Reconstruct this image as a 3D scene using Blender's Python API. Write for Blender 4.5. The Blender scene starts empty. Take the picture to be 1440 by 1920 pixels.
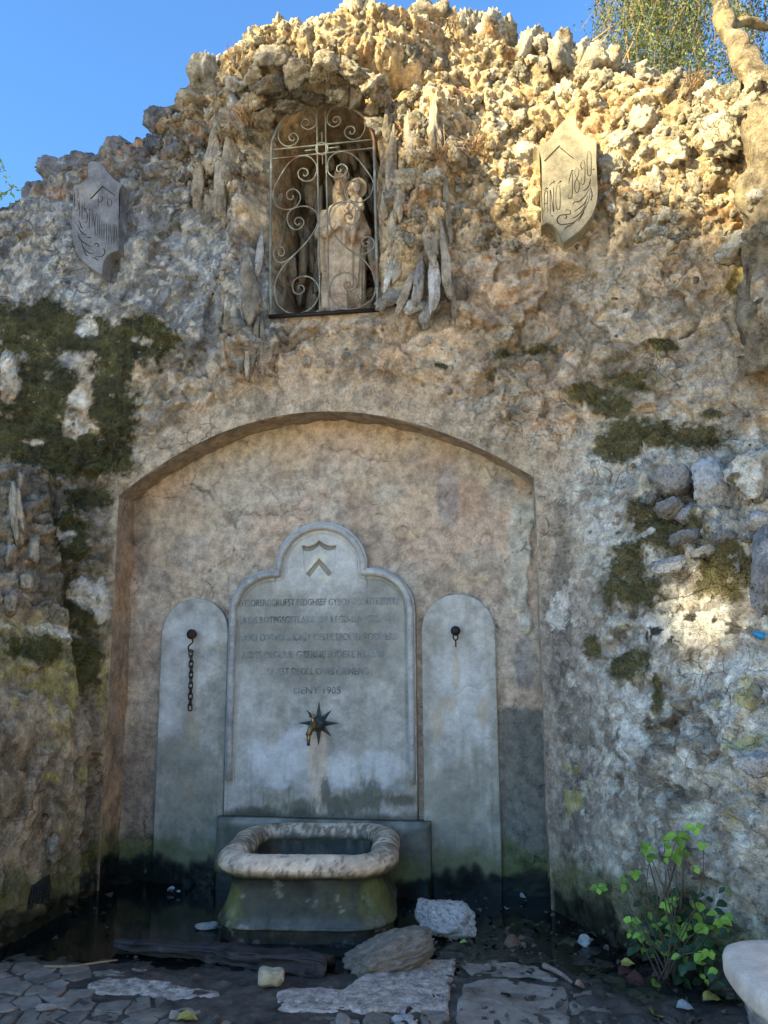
import bpy, bmesh, math, random
import numpy as np
from mathutils import Vector, Matrix, Euler
random.seed(7); RNG = np.random.RandomState(11)
SC = bpy.context.scene; COL = SC.collection
R = math.radians

# ------------------------------------------------------------ camera (calibrated on the niche, z up, wall along x)
YAW, PIT, ROL, CX, CD, CZ, FPX = -0.1559, 0.1710, -0.0061, 1.2837, 5.4315, 1.5, 1514.5
fw = np.array([math.sin(YAW)*math.cos(PIT), math.cos(YAW)*math.cos(PIT), math.sin(PIT)])
rr = np.array([math.cos(YAW), -math.sin(YAW), 0.0]); uu = np.cross(rr, fw)
cr = rr*math.cos(ROL)+uu*math.sin(ROL); cu = -rr*math.sin(ROL)+uu*math.cos(ROL)
CAM = np.array([CX, -CD, CZ])
cd = bpy.data.cameras.new('camera'); cam = bpy.data.objects.new('camera', cd); COL.objects.link(cam)
cd.sensor_fit = 'VERTICAL'; cd.sensor_height = 32.0; cd.lens = FPX/1920*32.0; cd.clip_start = .05; cd.clip_end = 800
cam.matrix_world = Matrix(((cr[0], cu[0], -fw[0], CAM[0]), (cr[1], cu[1], -fw[1], CAM[1]), (cr[2], cu[2], -fw[2], CAM[2]), (0, 0, 0, 1)))
SC.camera = cam
SC.render.resolution_x = 768; SC.render.resolution_y = 1024

# ------------------------------------------------------------ sky and sun
SUN = Vector((-.66, -.62, .40)).normalized()
w = bpy.data.worlds.new("World"); SC.world = w; w.use_nodes = True
nt = w.node_tree; nt.nodes.clear()
sk = nt.nodes.new('ShaderNodeTexSky'); sk.sky_type = 'NISHITA'; sk.sun_disc = False
sk.sun_elevation = math.asin(SUN.z); sk.sun_rotation = math.atan2(SUN.x, SUN.y)
sk.air_density = 1.6; sk.dust_density = 0.3; sk.ozone_density = 10.0; sk.altitude = 200
bg = nt.nodes.new('ShaderNodeBackground'); bg.inputs[1].default_value = 0.055
wo = nt.nodes.new('ShaderNodeOutputWorld')
nt.links.new(sk.outputs[0], bg.inputs[0]); nt.links.new(bg.outputs[0], wo.inputs[0])
sl = bpy.data.lights.new('sun', 'SUN'); sl.energy = 3.1; sl.angle = R(0.6); sl.color = (1.0, .84, .47)
so = bpy.data.objects.new('sun', sl); COL.objects.link(so)
so.rotation_euler = SUN.to_track_quat('Z', 'Y').to_euler()
vs = SC.view_settings
vs.view_transform = 'Standard'; vs.look = 'None'; vs.exposure = 2.72; vs.gamma = 1.0; vs.use_curve_mapping = False

# ------------------------------------------------------------ numpy noise
_P = RNG.permutation(256); _P = np.concatenate([_P, _P, _P]); _V = RNG.rand(256)*2-1
def vn(p):
    i = np.floor(p).astype(np.int64); f = p-i; i &= 255
    f = f*f*f*(f*(f*6-15)+10)
    x, y, z = i[:, 0], i[:, 1], i[:, 2]; fx, fy, fz = f[:, 0], f[:, 1], f[:, 2]
    def h(a, b, c): return _V[_P[_P[_P[(x+a) & 255]+((y+b) & 255)]+((z+c) & 255)]]
    a = h(0,0,0)*(1-fx)+h(1,0,0)*fx; b = h(0,1,0)*(1-fx)+h(1,1,0)*fx
    c = h(0,0,1)*(1-fx)+h(1,0,1)*fx; d = h(0,1,1)*(1-fx)+h(1,1,1)*fx
    return (a*(1-fy)+b*fy)*(1-fz)+(c*(1-fy)+d*fy)*fz
def fbm(p, s=1.0, o=4, off=0.0, ridge=False, g=.5):
    p = np.asarray(p, float)*s+off; t = 0; a = 1.0; n = 0
    for k in range(o):
        v = vn(p)
        if ridge: v = 1-2*np.abs(v)
        t = t+v*a; n += a; a *= g; p = p*2.03+17.3
    return t/n if ridge else 1.6*t/n
def cell(p, s=1.0, jit=1.0, off=0.0):
    p = np.asarray(p, float)*s+off
    i = np.floor(p).astype(np.int64); f1 = np.full(len(p), 9.0); f2 = f1.copy(); idv = np.zeros(len(p))
    for a in (-1, 0, 1):
        for b in (-1, 0, 1):
            for c in (-1, 0, 1):
                q = i+np.array([a, b, c])
                h = _P[_P[_P[q[:, 0] & 255]+(q[:, 1] & 255)]+(q[:, 2] & 255)]
                o = np.stack([_V[h], _V[(h*7+31) & 255], _V[(h*13+77) & 255]], 1)*.5*jit+.5
                d = np.sqrt((((q+o)-p)**2).sum(1))
                m = d < f1
                f2 = np.where(m, f1, np.minimum(f2, d)); idv = np.where(m, _V[(h*5+9) & 255], idv); f1 = np.where(m, d, f1)
    return f1, f2, idv
def facet(p, s=1.0, off=0.0):
    """every cell gets its own tilted plane: angular broken stone"""
    p = np.asarray(p, float)*s+off
    i = np.floor(p).astype(np.int64); f1 = np.full(len(p), 9.0); val = np.zeros(len(p))
    for a in (-1, 0, 1):
        for b in (-1, 0, 1):
            for c in (-1, 0, 1):
                q = i+np.array([a, b, c])
                h = _P[_P[_P[q[:, 0] & 255]+(q[:, 1] & 255)]+(q[:, 2] & 255)]
                o = np.stack([_V[h], _V[(h*7+31) & 255], _V[(h*13+77) & 255]], 1)*.5+.5
                r = p-(q+o); d = (r**2).sum(1); m = d < f1
                v = r[:, 0]*_V[(h*3+5) & 255]+r[:, 1]*_V[(h*11+3) & 255]+r[:, 2]*_V[(h*17+9) & 255]+.35*_V[(h*23+1) & 255]
                val = np.where(m, v, val); f1 = np.where(m, d, f1)
    return val
def ss(a, b, x):
    t = np.clip((x-a)/(b-a), 0, 1); return t*t*(3-2*t)
def mix(a, b, t):
    t = np.asarray(t)[..., None] if np.ndim(t) else t
    return np.asarray(a)*(1-t)+np.asarray(b)*t
def pix(P):
    d = np.asarray(P)-CAM; z = d@fw; z = np.where(np.abs(z) < .05, .05, z)
    return 720+FPX*(d@cr)/z, 960-FPX*(d@cu)/z
def ray(x, y): return fw+cr*(x-720)/FPX+cu*(960-y)/FPX
def aty(x, y, Y):
    d = ray(x, y); return CAM+d*((Y-CAM[1])/d[1])
def atz(x, y, z=0.0):
    d = ray(x, y); return CAM+d*((z-CAM[2])/d[2])
def ell(px, py, L, k=1.0):
    m = np.full(np.shape(px), -9.0)
    for cx, cy, rx, ry in L:
        m = np.maximum(m, 1-np.sqrt(((px-cx)/(rx*k))**2+((py-cy)/(ry*k))**2))
    return m

# ------------------------------------------------------------ object helpers
def tag(o, label=None, cat=None, group=None, kind=None):
    if label: o['label'] = label
    if cat: o['category'] = cat
    if group: o['group'] = group
    if kind: o['kind'] = kind
    return o
def empty(name, loc, label, cat, group=None, rz=0.0):
    o = bpy.data.objects.new(name, None); COL.objects.link(o); o.location = loc; o.rotation_euler = (0, 0, rz)
    return tag(o, label, cat, group)
def link(name, me, mat=None, parent=None):
    o = bpy.data.objects.new(name, me); COL.objects.link(o)
    if mat is not None and not me.materials: me.materials.append(mat)
    if parent is not None: o.parent = parent
    return o
def fmesh(name, V, F, col=None, wet=None, smooth=True):
    """V (n,3), F (m,3|4) numpy."""
    V = np.asarray(V, np.float32); F = np.asarray(F, np.int32); k = F.shape[1]
    me = bpy.data.meshes.new(name)
    me.vertices.add(len(V)); me.vertices.foreach_set('co', V.ravel())
    me.loops.add(F.size); me.loops.foreach_set('vertex_index', F.ravel())
    me.polygons.add(len(F)); me.polygons.foreach_set('loop_start', np.arange(0, F.size, k, dtype=np.int32))
    try: me.polygons.foreach_set('loop_total', np.full(len(F), k, np.int32))
    except Exception: pass
    me.update(calc_edges=True)
    me.polygons.foreach_set('use_smooth', np.full(len(F), smooth))
    if col is not None:
        a = me.color_attributes.new('Col', 'FLOAT_COLOR', 'POINT')
        c = np.ones((len(V), 4), np.float32); c[:, :3] = np.clip(col, 0, 1); a.data.foreach_set('color', c.ravel())
    if wet is not None:
        a = me.attributes.new('Wet', 'FLOAT', 'POINT'); a.data.foreach_set('value', np.asarray(wet, np.float32))
    me.update(); return me
def gridf(nr, nc, off=0, flip=False):
    i = np.arange(nr-1)[:, None]*nc+np.arange(nc-1)[None, :]; i = i.ravel()+off
    f = np.stack([i, i+1, i+nc+1, i+nc], 1)
    return f[:, ::-1] if flip else f
class Acc:
    def __init__(s): s.V = []; s.F = []; s.C = []; s.W = []; s.n = 0
    def grid(s, P, C=None, W=None, flip=False):
        nr, nc = P.shape[:2]; s.V.append(P.reshape(-1, 3)); s.F.append(gridf(nr, nc, s.n, flip)); s.n += nr*nc
        if C is not None: s.C.append(C.reshape(-1, 3)); s.W.append(W.ravel())
    def mesh(s, name, smooth=True):
        return fmesh(name, np.concatenate(s.V), np.concatenate(s.F), np.concatenate(s.C) if s.C else None, np.concatenate(s.W) if s.W else None, smooth)
def bm_mesh(name, bm, smooth=False):
    me = bpy.data.meshes.new(name); bm.to_mesh(me); bm.free()
    if smooth: me.polygons.foreach_set('use_smooth', [True]*len(me.polygons))
    return me
def catmull(pts, n=8, closed=False):
    pts = [np.array(p, float) for p in pts]; out = []
    N = len(pts); rng = range(N if closed else N-1)
    for i in rng:
        if closed: a, b, c, d = pts[(i-1) % N], pts[i], pts[(i+1) % N], pts[(i+2) % N]
        else: a, b, c, d = pts[max(i-1, 0)], pts[i], pts[i+1], pts[min(i+2, N-1)]
        for k in range(n):
            t = k/n
            out.append(.5*((2*b)+(c-a)*t+(2*a-5*b+4*c-d)*t*t+(3*b-a-3*c+d)*t**3))
    if not closed: out.append(pts[-1])
    return out
def tube(bm, pts, r, seg=6, closed=False, flat=1.0):
    pts = [Vector(p) for p in pts]; N = len(pts); rings = []
    if not hasattr(r, '__len__'): r = [r]*N
    up = None
    for i, p in enumerate(pts):
        a = pts[(i-1) % N] if (closed or i > 0) else p; b = pts[(i+1) % N] if (closed or i < N-1) else p
        t = (b-a).normalized() if (b-a).length > 1e-9 else Vector((0, 0, 1))
        if up is None: up = t.orthogonal().normalized()
        up = (up-t*up.dot(t)); up = up.normalized() if up.length > 1e-6 else t.orthogonal().normalized()
        s = t.cross(up)
        rings.append([bm.verts.new(p+(up*math.cos(2*math.pi*k/seg)+s*math.sin(2*math.pi*k/seg)*flat)*r[i]) for k in range(seg)])
    for i in range(N if closed else N-1):
        A, B = rings[i], rings[(i+1) % N]
        for k in range(seg): bm.faces.new((A[k], A[(k+1) % seg], B[(k+1) % seg], B[k]))
    if not closed:
        bm.faces.new(rings[0][::-1]); bm.faces.new(rings[-1])
def box(bm, c, s, M=None):
    vs_ = bmesh.ops.create_cube(bm, size=1.0)['verts']
    for v in vs_:
        v.co = Vector((v.co.x*s[0]+c[0], v.co.y*s[1]+c[1], v.co.z*s[2]+c[2]))
        if M: v.co = M @ v.co
    return vs_
def lathe(bm, prof, M=None, seg=16):
    rings = []
    for r, z in prof:
        ring = []
        for k in range(seg):
            a = 2*math.pi*k/seg; v = Vector((r*math.cos(a), r*math.sin(a), z))
            ring.append(bm.verts.new(M @ v if M else v))
        rings.append(ring)
    for A, B in zip(rings, rings[1:]):
        for k in range(seg): bm.faces.new((A[k], A[(k+1) % seg], B[(k+1) % seg], B[k]))
    bm.faces.new(rings[0][::-1]); bm.faces.new(rings[-1])

# ------------------------------------------------------------ materials
def N(nt, t, **k):
    n = nt.nodes.new(t)
    for a, b in k.items(): setattr(n, a, b)
    return n
def base_mat(name, color=None, attr=False, rough=.9, var=.35, nscale=45, bump=.5, bscale=(60, 260), dist=.01, pits=0.0, wet=False, metal=0.0,
             spots=None, rand=0.0, tint=None, trans=0.0, spec=.3, obj=False, gain=None, cracks=0.0):
    m = bpy.data.materials.new(name); m.use_nodes = True; t = m.node_tree; L = t.links; t.nodes.clear()
    out = N(t, 'ShaderNodeOutputMaterial'); b = N(t, 'ShaderNodeBsdfPrincipled'); L.new(b.outputs[0], out.inputs[0])
    b.inputs['Roughness'].default_value = rough; b.inputs['Metallic'].default_value = metal; b.inputs['Specular IOR Level'].default_value = spec
    if obj: pos = N(t, 'ShaderNodeTexCoord').outputs['Object']
    else: pos = N(t, 'ShaderNodeNewGeometry').outputs['Position']
    def noise(sc, det=6, rg=.6, w=0.0):
        n = N(t, 'ShaderNodeTexNoise'); n.inputs['Scale'].default_value = sc; n.inputs['Detail'].default_value = det; n.inputs['Roughness'].default_value = rg
        L.new(pos, n.inputs['Vector']); return n.outputs['Fac']
    def mul(colsock, facsock, lo, hi, f0=.34, f1=.66):
        mr = N(t, 'ShaderNodeMapRange'); mr.inputs[1].default_value = f0; mr.inputs[2].default_value = f1; mr.inputs[3].default_value = lo; mr.inputs[4].default_value = hi
        L.new(facsock, mr.inputs[0])
        v = N(t, 'ShaderNodeVectorMath', operation='SCALE'); L.new(colsock, v.inputs[0]); L.new(mr.outputs[0], v.inputs['Scale']); return v.outputs[0]
    if attr: c = N(t, 'ShaderNodeAttribute', attribute_name='Col').outputs['Color']
    else:
        rgb = N(t, 'ShaderNodeRGB'); rgb.outputs[0].default_value = (*color, 1); c = rgb.outputs[0]
    if tint:  # list of (noise scale, colour, lo, hi)
        for sc, cc, lo, hi in tint:
            mr = N(t, 'ShaderNodeMapRange'); mr.inputs[1].default_value = lo; mr.inputs[2].default_value = hi; L.new(noise(sc, 5, .65), mr.inputs[0])
            mx = N(t, 'ShaderNodeMix', data_type='RGBA'); L.new(mr.outputs[0], mx.inputs[0]); L.new(c, mx.inputs[6]); mx.inputs[7].default_value = (*cc, 1); c = mx.outputs[2]
    c = mul(c, noise(nscale*.35, 11, .74), 1-var*1.25, 1+var*1.25, .38, .62)
    c = mul(c, noise(nscale*5, 3), 1-var*.5, 1+var*.5)
    if rand:
        oi = N(t, 'ShaderNodeObjectInfo'); c = mul(c, oi.outputs['Random'], 1-rand, 1+rand, 0, 1)
    if gain:
        gv = N(t, 'ShaderNodeVectorMath', operation='MULTIPLY'); L.new(c, gv.inputs[0]); gv.inputs[1].default_value = gain; c = gv.outputs[0]
    L.new(c, b.inputs['Base Color'])
    c0_ = None; h = None
    for sc, wt in zip(bscale, (1.0, .45, .25)):
        n = noise(sc, 9, .72)
        mm = N(t, 'ShaderNodeMath', operation='MULTIPLY'); L.new(n, mm.inputs[0]); mm.inputs[1].default_value = wt
        if h is None: h = mm.outputs[0]
        else:
            ad = N(t, 'ShaderNodeMath', operation='ADD'); L.new(h, ad.inputs[0]); L.new(mm.outputs[0], ad.inputs[1]); h = ad.outputs[0]
    if pits:
        v = N(t, 'ShaderNodeTexVoronoi'); v.inputs['Scale'].default_value = pits; L.new(pos, v.inputs['Vector'])
        mr = N(t, 'ShaderNodeMapRange'); mr.inputs[1].default_value = 0; mr.inputs[2].default_value = .35; mr.inputs[3].default_value = -.8; mr.inputs[4].default_value = 0
        L.new(v.outputs['Distance'], mr.inputs[0])
        ad = N(t, 'ShaderNodeMath', operation='ADD'); L.new(h, ad.inputs[0]); L.new(mr.outputs[0], ad.inputs[1]); h = ad.outputs[0]
    if cracks:
        wn = N(t, 'ShaderNodeTexNoise'); wn.inputs['Scale'].default_value = cracks*1.1; wn.inputs['Detail'].default_value = 6; L.new(pos, wn.inputs['Vector'])
        wm = N(t, 'ShaderNodeVectorMath', operation='MULTIPLY_ADD'); L.new(wn.outputs['Color'], wm.inputs[0]); wm.inputs[1].default_value = (1.3/cracks,)*3; L.new(pos, wm.inputs[2])
        v = N(t, 'ShaderNodeTexVoronoi', feature='DISTANCE_TO_EDGE'); v.inputs['Scale'].default_value = cracks; L.new(wm.outputs[0], v.inputs['Vector'])
        mr = N(t, 'ShaderNodeMapRange'); mr.inputs[1].default_value = 0; mr.inputs[2].default_value = .035; mr.inputs[3].default_value = 1; mr.inputs[4].default_value = 0; L.new(v.outputs['Distance'], mr.inputs[0])
        mk = N(t, 'ShaderNodeMapRange'); mk.inputs[1].default_value = .51; mk.inputs[2].default_value = .63; L.new(noise(2.3, 4), mk.inputs[0])
        cm_ = N(t, 'ShaderNodeMath', operation='MULTIPLY'); L.new(mr.outputs[0], cm_.inputs[0]); L.new(mk.outputs[0], cm_.inputs[1])
        dk_ = N(t, 'ShaderNodeMath', operation='MULTIPLY_ADD'); L.new(cm_.outputs[0], dk_.inputs[0]); dk_.inputs[1].default_value = -.42; dk_.inputs[2].default_value = 1.0
        cv = N(t, 'ShaderNodeVectorMath', operation='SCALE'); L.new(c, cv.inputs[0]); L.new(dk_.outputs[0], cv.inputs['Scale'])
        L.new(cv.outputs[0], b.inputs['Base Color'])
        ad = N(t, 'ShaderNodeMath', operation='SUBTRACT'); L.new(h, ad.inputs[0]); L.new(cm_.outputs[0], ad.inputs[1]); h = ad.outputs[0]
    if bump:
        bp = N(t, 'ShaderNodeBump'); bp.inputs['Strength'].default_value = bump; bp.inputs['Distance'].default_value = dist
        L.new(h, bp.inputs['Height']); L.new(bp.outputs[0], b.inputs['Normal'])
    if wet:
        a = N(t, 'ShaderNodeAttribute', attribute_name='Wet').outputs['Fac']
        mr = N(t, 'ShaderNodeMapRange'); mr.inputs[3].default_value = rough; mr.inputs[4].default_value = .12; L.new(a, mr.inputs[0]); L.new(mr.outputs[0], b.inputs['Roughness'])
        if bump:
            m2 = N(t, 'ShaderNodeMapRange'); m2.inputs[3].default_value = bump; m2.inputs[4].default_value = bump*.12; L.new(a, m2.inputs[0]); L.new(m2.outputs[0], bp.inputs['Strength'])
    if trans:
        b.inputs['Subsurface Weight'].default_value = 0.0
        tr = N(t, 'ShaderNodeBsdfTranslucent'); L.new(c, tr.inputs[0]); ms = N(t, 'ShaderNodeMixShader'); ms.inputs[0].default_value = trans
        L.new(b.outputs[0], ms.inputs[1]); L.new(tr.outputs[0], ms.inputs[2]); L.new(ms.outputs[0], out.inputs[0])
    return m
M = {}
M['wall'] = base_mat('weathered_rock', attr=True, rough=.95, var=.34, nscale=38, bump=.9, bscale=(28, 120, 420), dist=.022, pits=70, wet=True, spec=.25, gain=(1.32, 1.21, 1.03), cracks=7.0)
M['plaster'] = base_mat('old_plaster', attr=True, rough=.95, var=.30, nscale=34, bump=.75, bscale=(28, 120, 420), dist=.012, pits=80, wet=True, spec=.25, gain=(1.28, 1.20, 1.06), cracks=3.1)
M['tufa'] = base_mat('tan_tufa', (.37, .32, .235), rough=.95, var=.32, nscale=24, bump=.95, bscale=(26, 110, 350), dist=.022, pits=60, rand=.42, spec=.2, cracks=14.,
                     tint=[(3.0, (.50, .46, .38), .45, .62), (5.5, (.30, .19, .10), .54, .68), (9., (.15, .12, .07), .56, .66), (2.0, (.24, .22, .17), .52, .64)])
M['grey'] = base_mat('grey_limestone', (.38, .36, .33), rough=.95, var=.3, nscale=24, bump=.9, bscale=(26, 110, 350), dist=.02, pits=60, rand=.35, spec=.2, cracks=12.,
                     tint=[(3.5, (.40, .385, .34), .5, .7), (7., (.56, .57, .55), .62, .7), (6., (.075, .085, .045), .62, .72)])
M['greyd'] = base_mat('dark_limestone', (.19, .185, .185), rough=.95, var=.35, nscale=24, bump=.9, bscale=(26, 110, 350), dist=.02, pits=60, rand=.35, spec=.2, cracks=12.,
                     tint=[(3.5, (.26, .22, .17), .48, .65), (7., (.42, .42, .40), .56, .66)])
M['slate'] = base_mat('striated_stone', (.34, .285, .21), rough=.95, var=.4, nscale=18, bump=.9, bscale=(30, 140), dist=.02, rand=.3, spec=.2,
                      tint=[(3.0, (.36, .31, .24), .5, .7)])
M['marble'] = base_mat('grey_marble', attr=True, rough=.62, var=.16, nscale=22, bump=.3, bscale=(30, 200), dist=.006, wet=True, spec=.35, gain=(1.38, 1.20, 1.0))
M['basin'] = base_mat('worn_stone', attr=True, rough=.6, var=.2, nscale=30, bump=.45, bscale=(40, 220), dist=.008, wet=True, spec=.35, gain=(1.35, 1.2, 1.08))
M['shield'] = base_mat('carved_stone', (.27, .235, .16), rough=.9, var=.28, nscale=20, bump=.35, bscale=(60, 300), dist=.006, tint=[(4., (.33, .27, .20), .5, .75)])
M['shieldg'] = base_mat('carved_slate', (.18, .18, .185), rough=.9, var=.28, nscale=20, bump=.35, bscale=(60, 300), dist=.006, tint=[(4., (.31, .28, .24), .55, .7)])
M['cut'] = base_mat('incised_groove', (.035, .028, .02), rough=1, var=.1, bump=0)
M['cutm'] = base_mat('incised_groove_grey', (.185, .20, .20), rough=1, var=.55, nscale=26, bump=0)
M['iron'] = base_mat('painted_iron', (.20, .19, .145), rough=.6, var=.3, nscale=30, bump=.3, bscale=(150, 400), dist=.002, metal=.2, spec=.4,
                     tint=[(6., (.24, .13, .07), .52, .64), (9., (.30, .32, .25), .54, .64)])
M['dark'] = base_mat('dark_iron', (.025, .02, .018), rough=.55, var=.3, nscale=60, bump=.3, bscale=(150, 400), dist=.002, metal=.5, spec=.4)
M['rust'] = base_mat('rusty_iron', (.045, .022, .015), rough=.75, var=.3, nscale=60, bump=.3, bscale=(150, 400), dist=.002, metal=.3, spec=.4)
M['brass'] = base_mat('old_brass', (.30, .21, .09), rough=.35, var=.3, nscale=60, bump=.2, bscale=(100, 300), dist=.001, metal=.9)
M['star'] = base_mat('blackened_bronze', (.07, .085, .08), rough=.5, var=.25, nscale=50, bump=.2, bscale=(100, 300), dist=.001, metal=.6)
M['terra'] = base_mat('terracotta', (.50, .395, .275), rough=.85, var=.28, nscale=30, bump=.5, bscale=(40, 200), dist=.005, tint=[(5., (.38, .25, .16), .5, .7)])
M['wood'] = base_mat('charred_wood', (.028, .022, .022), rough=.5, var=.5, nscale=30, bump=.8, bscale=(40, 160), dist=.006, spec=.5)
M['leaf'] = base_mat('bramble_leaf', (.27, .44, .06), rough=.5, var=.2, nscale=20, bump=.2, bscale=(60, 200), dist=.002, rand=.35, trans=.35, spec=.4)
M['leafd'] = base_mat('dark_leaf', (.035, .075, .03), rough=.5, var=.2, nscale=20, bump=.2, bscale=(60, 200), dist=.002, rand=.4, trans=.2, spec=.4)
M['stem'] = base_mat('stem', (.10, .075, .05), rough=.8, var=.2, bump=0)
M['moss'] = base_mat('moss', (.055, .060, .024), rough=1, var=.5, nscale=14, bump=0, spec=.1, tint=[(4., (.10, .10, .035), .48, .62)])
M['bark'] = base_mat('bark', (.27, .215, .14), rough=.95, var=.5, nscale=30, bump=1.0, bscale=(18, 90), dist=.04, cracks=9., tint=[(3., (.42, .33, .14), .5, .7)])
M['olive'] = base_mat('olive_leaf', (.13, .165, .06), rough=.6, var=.4, nscale=3, bump=0, trans=.35)
M['twig'] = base_mat('dry_twig', (.30, .20, .11), rough=.9, var=.3, bump=0)
M['canopy'] = base_mat('dark_canopy', (.06, .085, .03), rough=.8, var=.4, nscale=3, bump=0, trans=.15)
M['cobble'] = base_mat('cobble', (.22, .185, .145), rough=.75, var=.25, nscale=30, bump=.7, bscale=(40, 180), dist=.008, rand=.3, tint=[(6., (.26, .19, .14), .5, .65)])
M['granite'] = base_mat('granite', (.43, .355, .28), rough=.7, var=.45, nscale=70, bump=.8, bscale=(70, 220), dist=.01, tint=[(90., (.60, .57, .53), .58, .64)])
M['flag'] = base_mat('flagstone', (.29, .235, .18), rough=.7, var=.22, nscale=26, bump=.6, bscale=(30, 150), dist=.01, tint=[(8., (.14, .10, .07), .5, .7)])
M['ground'] = base_mat('wet_mud', attr=True, rough=.75, var=.4, nscale=26, bump=.8, bscale=(24, 110), dist=.02, wet=True, spec=.5)
M['bench'] = base_mat('bench_stone', (.68, .56, .44), rough=.75, var=.14, nscale=26, bump=.5, bscale=(50, 220), dist=.004, tint=[(7., (.62, .50, .40), .5, .75)])
M['white'] = base_mat('pale_rock', (.60, .56, .50), rough=.85, var=.3, nscale=18, bump=.8, bscale=(20, 90), dist=.02, obj=True, tint=[(6., (.24, .23, .21), .52, .62)])
M['brownrock'] = base_mat('brown_rock', (.26, .21, .16), rough=.85, var=.3, nscale=14, bump=.8, bscale=(16, 80), dist=.02, obj=True, tint=[(5., (.33, .26, .18), .58, .68)])
M['brick'] = base_mat('brick', (.42, .35, .22), rough=.9, var=.25, nscale=60, bump=.6, bscale=(60, 200), dist=.006)
M['paper'] = base_mat('pale_scrap', (.36, .38, .36), rough=.8, var=.3, bump=.2)
M['deadleaf'] = base_mat('dead_leaf', (.22, .13, .08), rough=.8, var=.3, bump=.3, rand=.5)
M['redleaf'] = base_mat('red_leaf', (.07, .022, .018), rough=.7, var=.3, bump=.3)
M['yleaf'] = base_mat('yellow_leaf', (.36, .30, .07), rough=.7, var=.3, bump=.3)
M['blue'] = base_mat('blue_plastic', (.02, .22, .42), rough=.3, var=.05, bump=0)
m = bpy.data.materials.new('still_water'); m.use_nodes = True; b = m.node_tree.nodes['Principled BSDF']
b.inputs['Base Color'].default_value = (.006, .007, .006, 1); b.inputs['Roughness'].default_value = .05; b.inputs['IOR'].default_value = 1.33; M['water'] = m

# ------------------------------------------------------------ wall base surface S(u, z)
UK = np.array([-3.6, -2.3, -1.7, -1.404, 1.453, 1.9, 2.8, 3.7]); ZK = np.array([-.15, 1.0, 2.0, 2.7, 4.0, 6.6])
KX = np.array([[-1.6, -1.52, -1.52, -1.404, 1.453, 1.80, 2.30, 2.9],
               [-1.9, -1.62, -1.53, -1.404, 1.453, 1.83, 2.36, 3.0],
               [-2.5, -1.97, -1.68, -1.404, 1.453, 1.86, 2.52, 3.2],
               [-3.2, -2.25, -1.75, -1.404, 1.453, 1.90, 2.75, 3.5],
               [-3.6, -2.42, -1.80, -1.404, 1.453, 1.95, 2.84, 3.7],
               [-3.6, -2.42, -1.80, -1.404, 1.453, 1.95, 2.84, 3.7]])
KY = np.array([[-2.3, -1.22, -.62, -.25, -.25, -.88, -1.68, -2.5],
               [-2.1, -1.15, -.58, -.25, -.25, -.78, -1.50, -2.2],
               [-1.5, -.92, -.46, -.25, -.25, -.58, -1.12, -1.7],
               [-1.0, -.52, -.32, -.25, -.25, -.36, -.68, -1.2],
               [-.6, -.32, -.27, -.25, -.25, -.29, -.50, -1.0],
               [-.4, -.22, -.19, -.17, -.17, -.22, -.42, -.9]])
def S(u, z):
    iz = np.clip(np.searchsorted(ZK, z)-1, 0, len(ZK)-2); tz = np.clip((z-ZK[iz])/(ZK[iz+1]-ZK[iz]), 0, 1)
    iu = np.clip(np.searchsorted(UK, u)-1, 0, len(UK)-2); tu = np.clip((u-UK[iu])/(UK[iu+1]-UK[iu]), 0, 1)
    def I(K): return (K[iz, iu]*(1-tu)+K[iz, iu+1]*tu)*(1-tz)+(K[iz+1, iu]*(1-tu)+K[iz+1, iu+1]*tu)*tz
    return np.stack([I(KX), I(KY), z], -1)
def SN(u, z):
    e = .12
    du = S(u+e, z)-S(u-e, z); dz = S(u, z+e)-S(u, z-e)
    n = np.cross(du, dz); n /= np.linalg.norm(n, axis=-1, keepdims=True)+1e-9
    return n
AX = np.array([-1.404, -1.109, -.726, -.345, .031, .40, .76, 1.108, 1.453]); AZ = np.array([2.585, 2.785, 2.985, 3.085, 3.108, 3.078, 2.978, 2.80, 2.60])
def zarch(x):
    p = np.polyfit(AX, AZ, 4); return np.polyval(p, x)
TX = np.array([-3.6, -2.5, -2.29, -2.1, -1.75, -1.6, -1.23, -.97, -.92, -.7, -.36, .2, .6, .96, 1.38, 1.78, 2.03, 2.27, 2.6, 2.9, 3.7])
TZ = np.array([4.6, 4.80, 4.94, 5.10, 5.14, 5.24, 5.50, 5.66, 5.80, 5.92, 5.92, 5.98, 5.98, 5.98, 5.82, 5.62, 5.48, 5.28, 5.10, 5.02, 5.3])
def ztop(x): return np.interp(x, TX, TZ)
NXC, NW, NZ0, NZS = .05, .405, 3.82, 5.10
def recess(x, z):
    """signed: >0 inside the statue niche"""
    dx = np.abs(x-NXC)
    top = NZS+np.sqrt(np.maximum(0, 1-(np.minimum(dx, NW)/NW)**2))*.42
    return np.minimum(np.minimum(NW-dx, z-NZ0), top-z)

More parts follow.
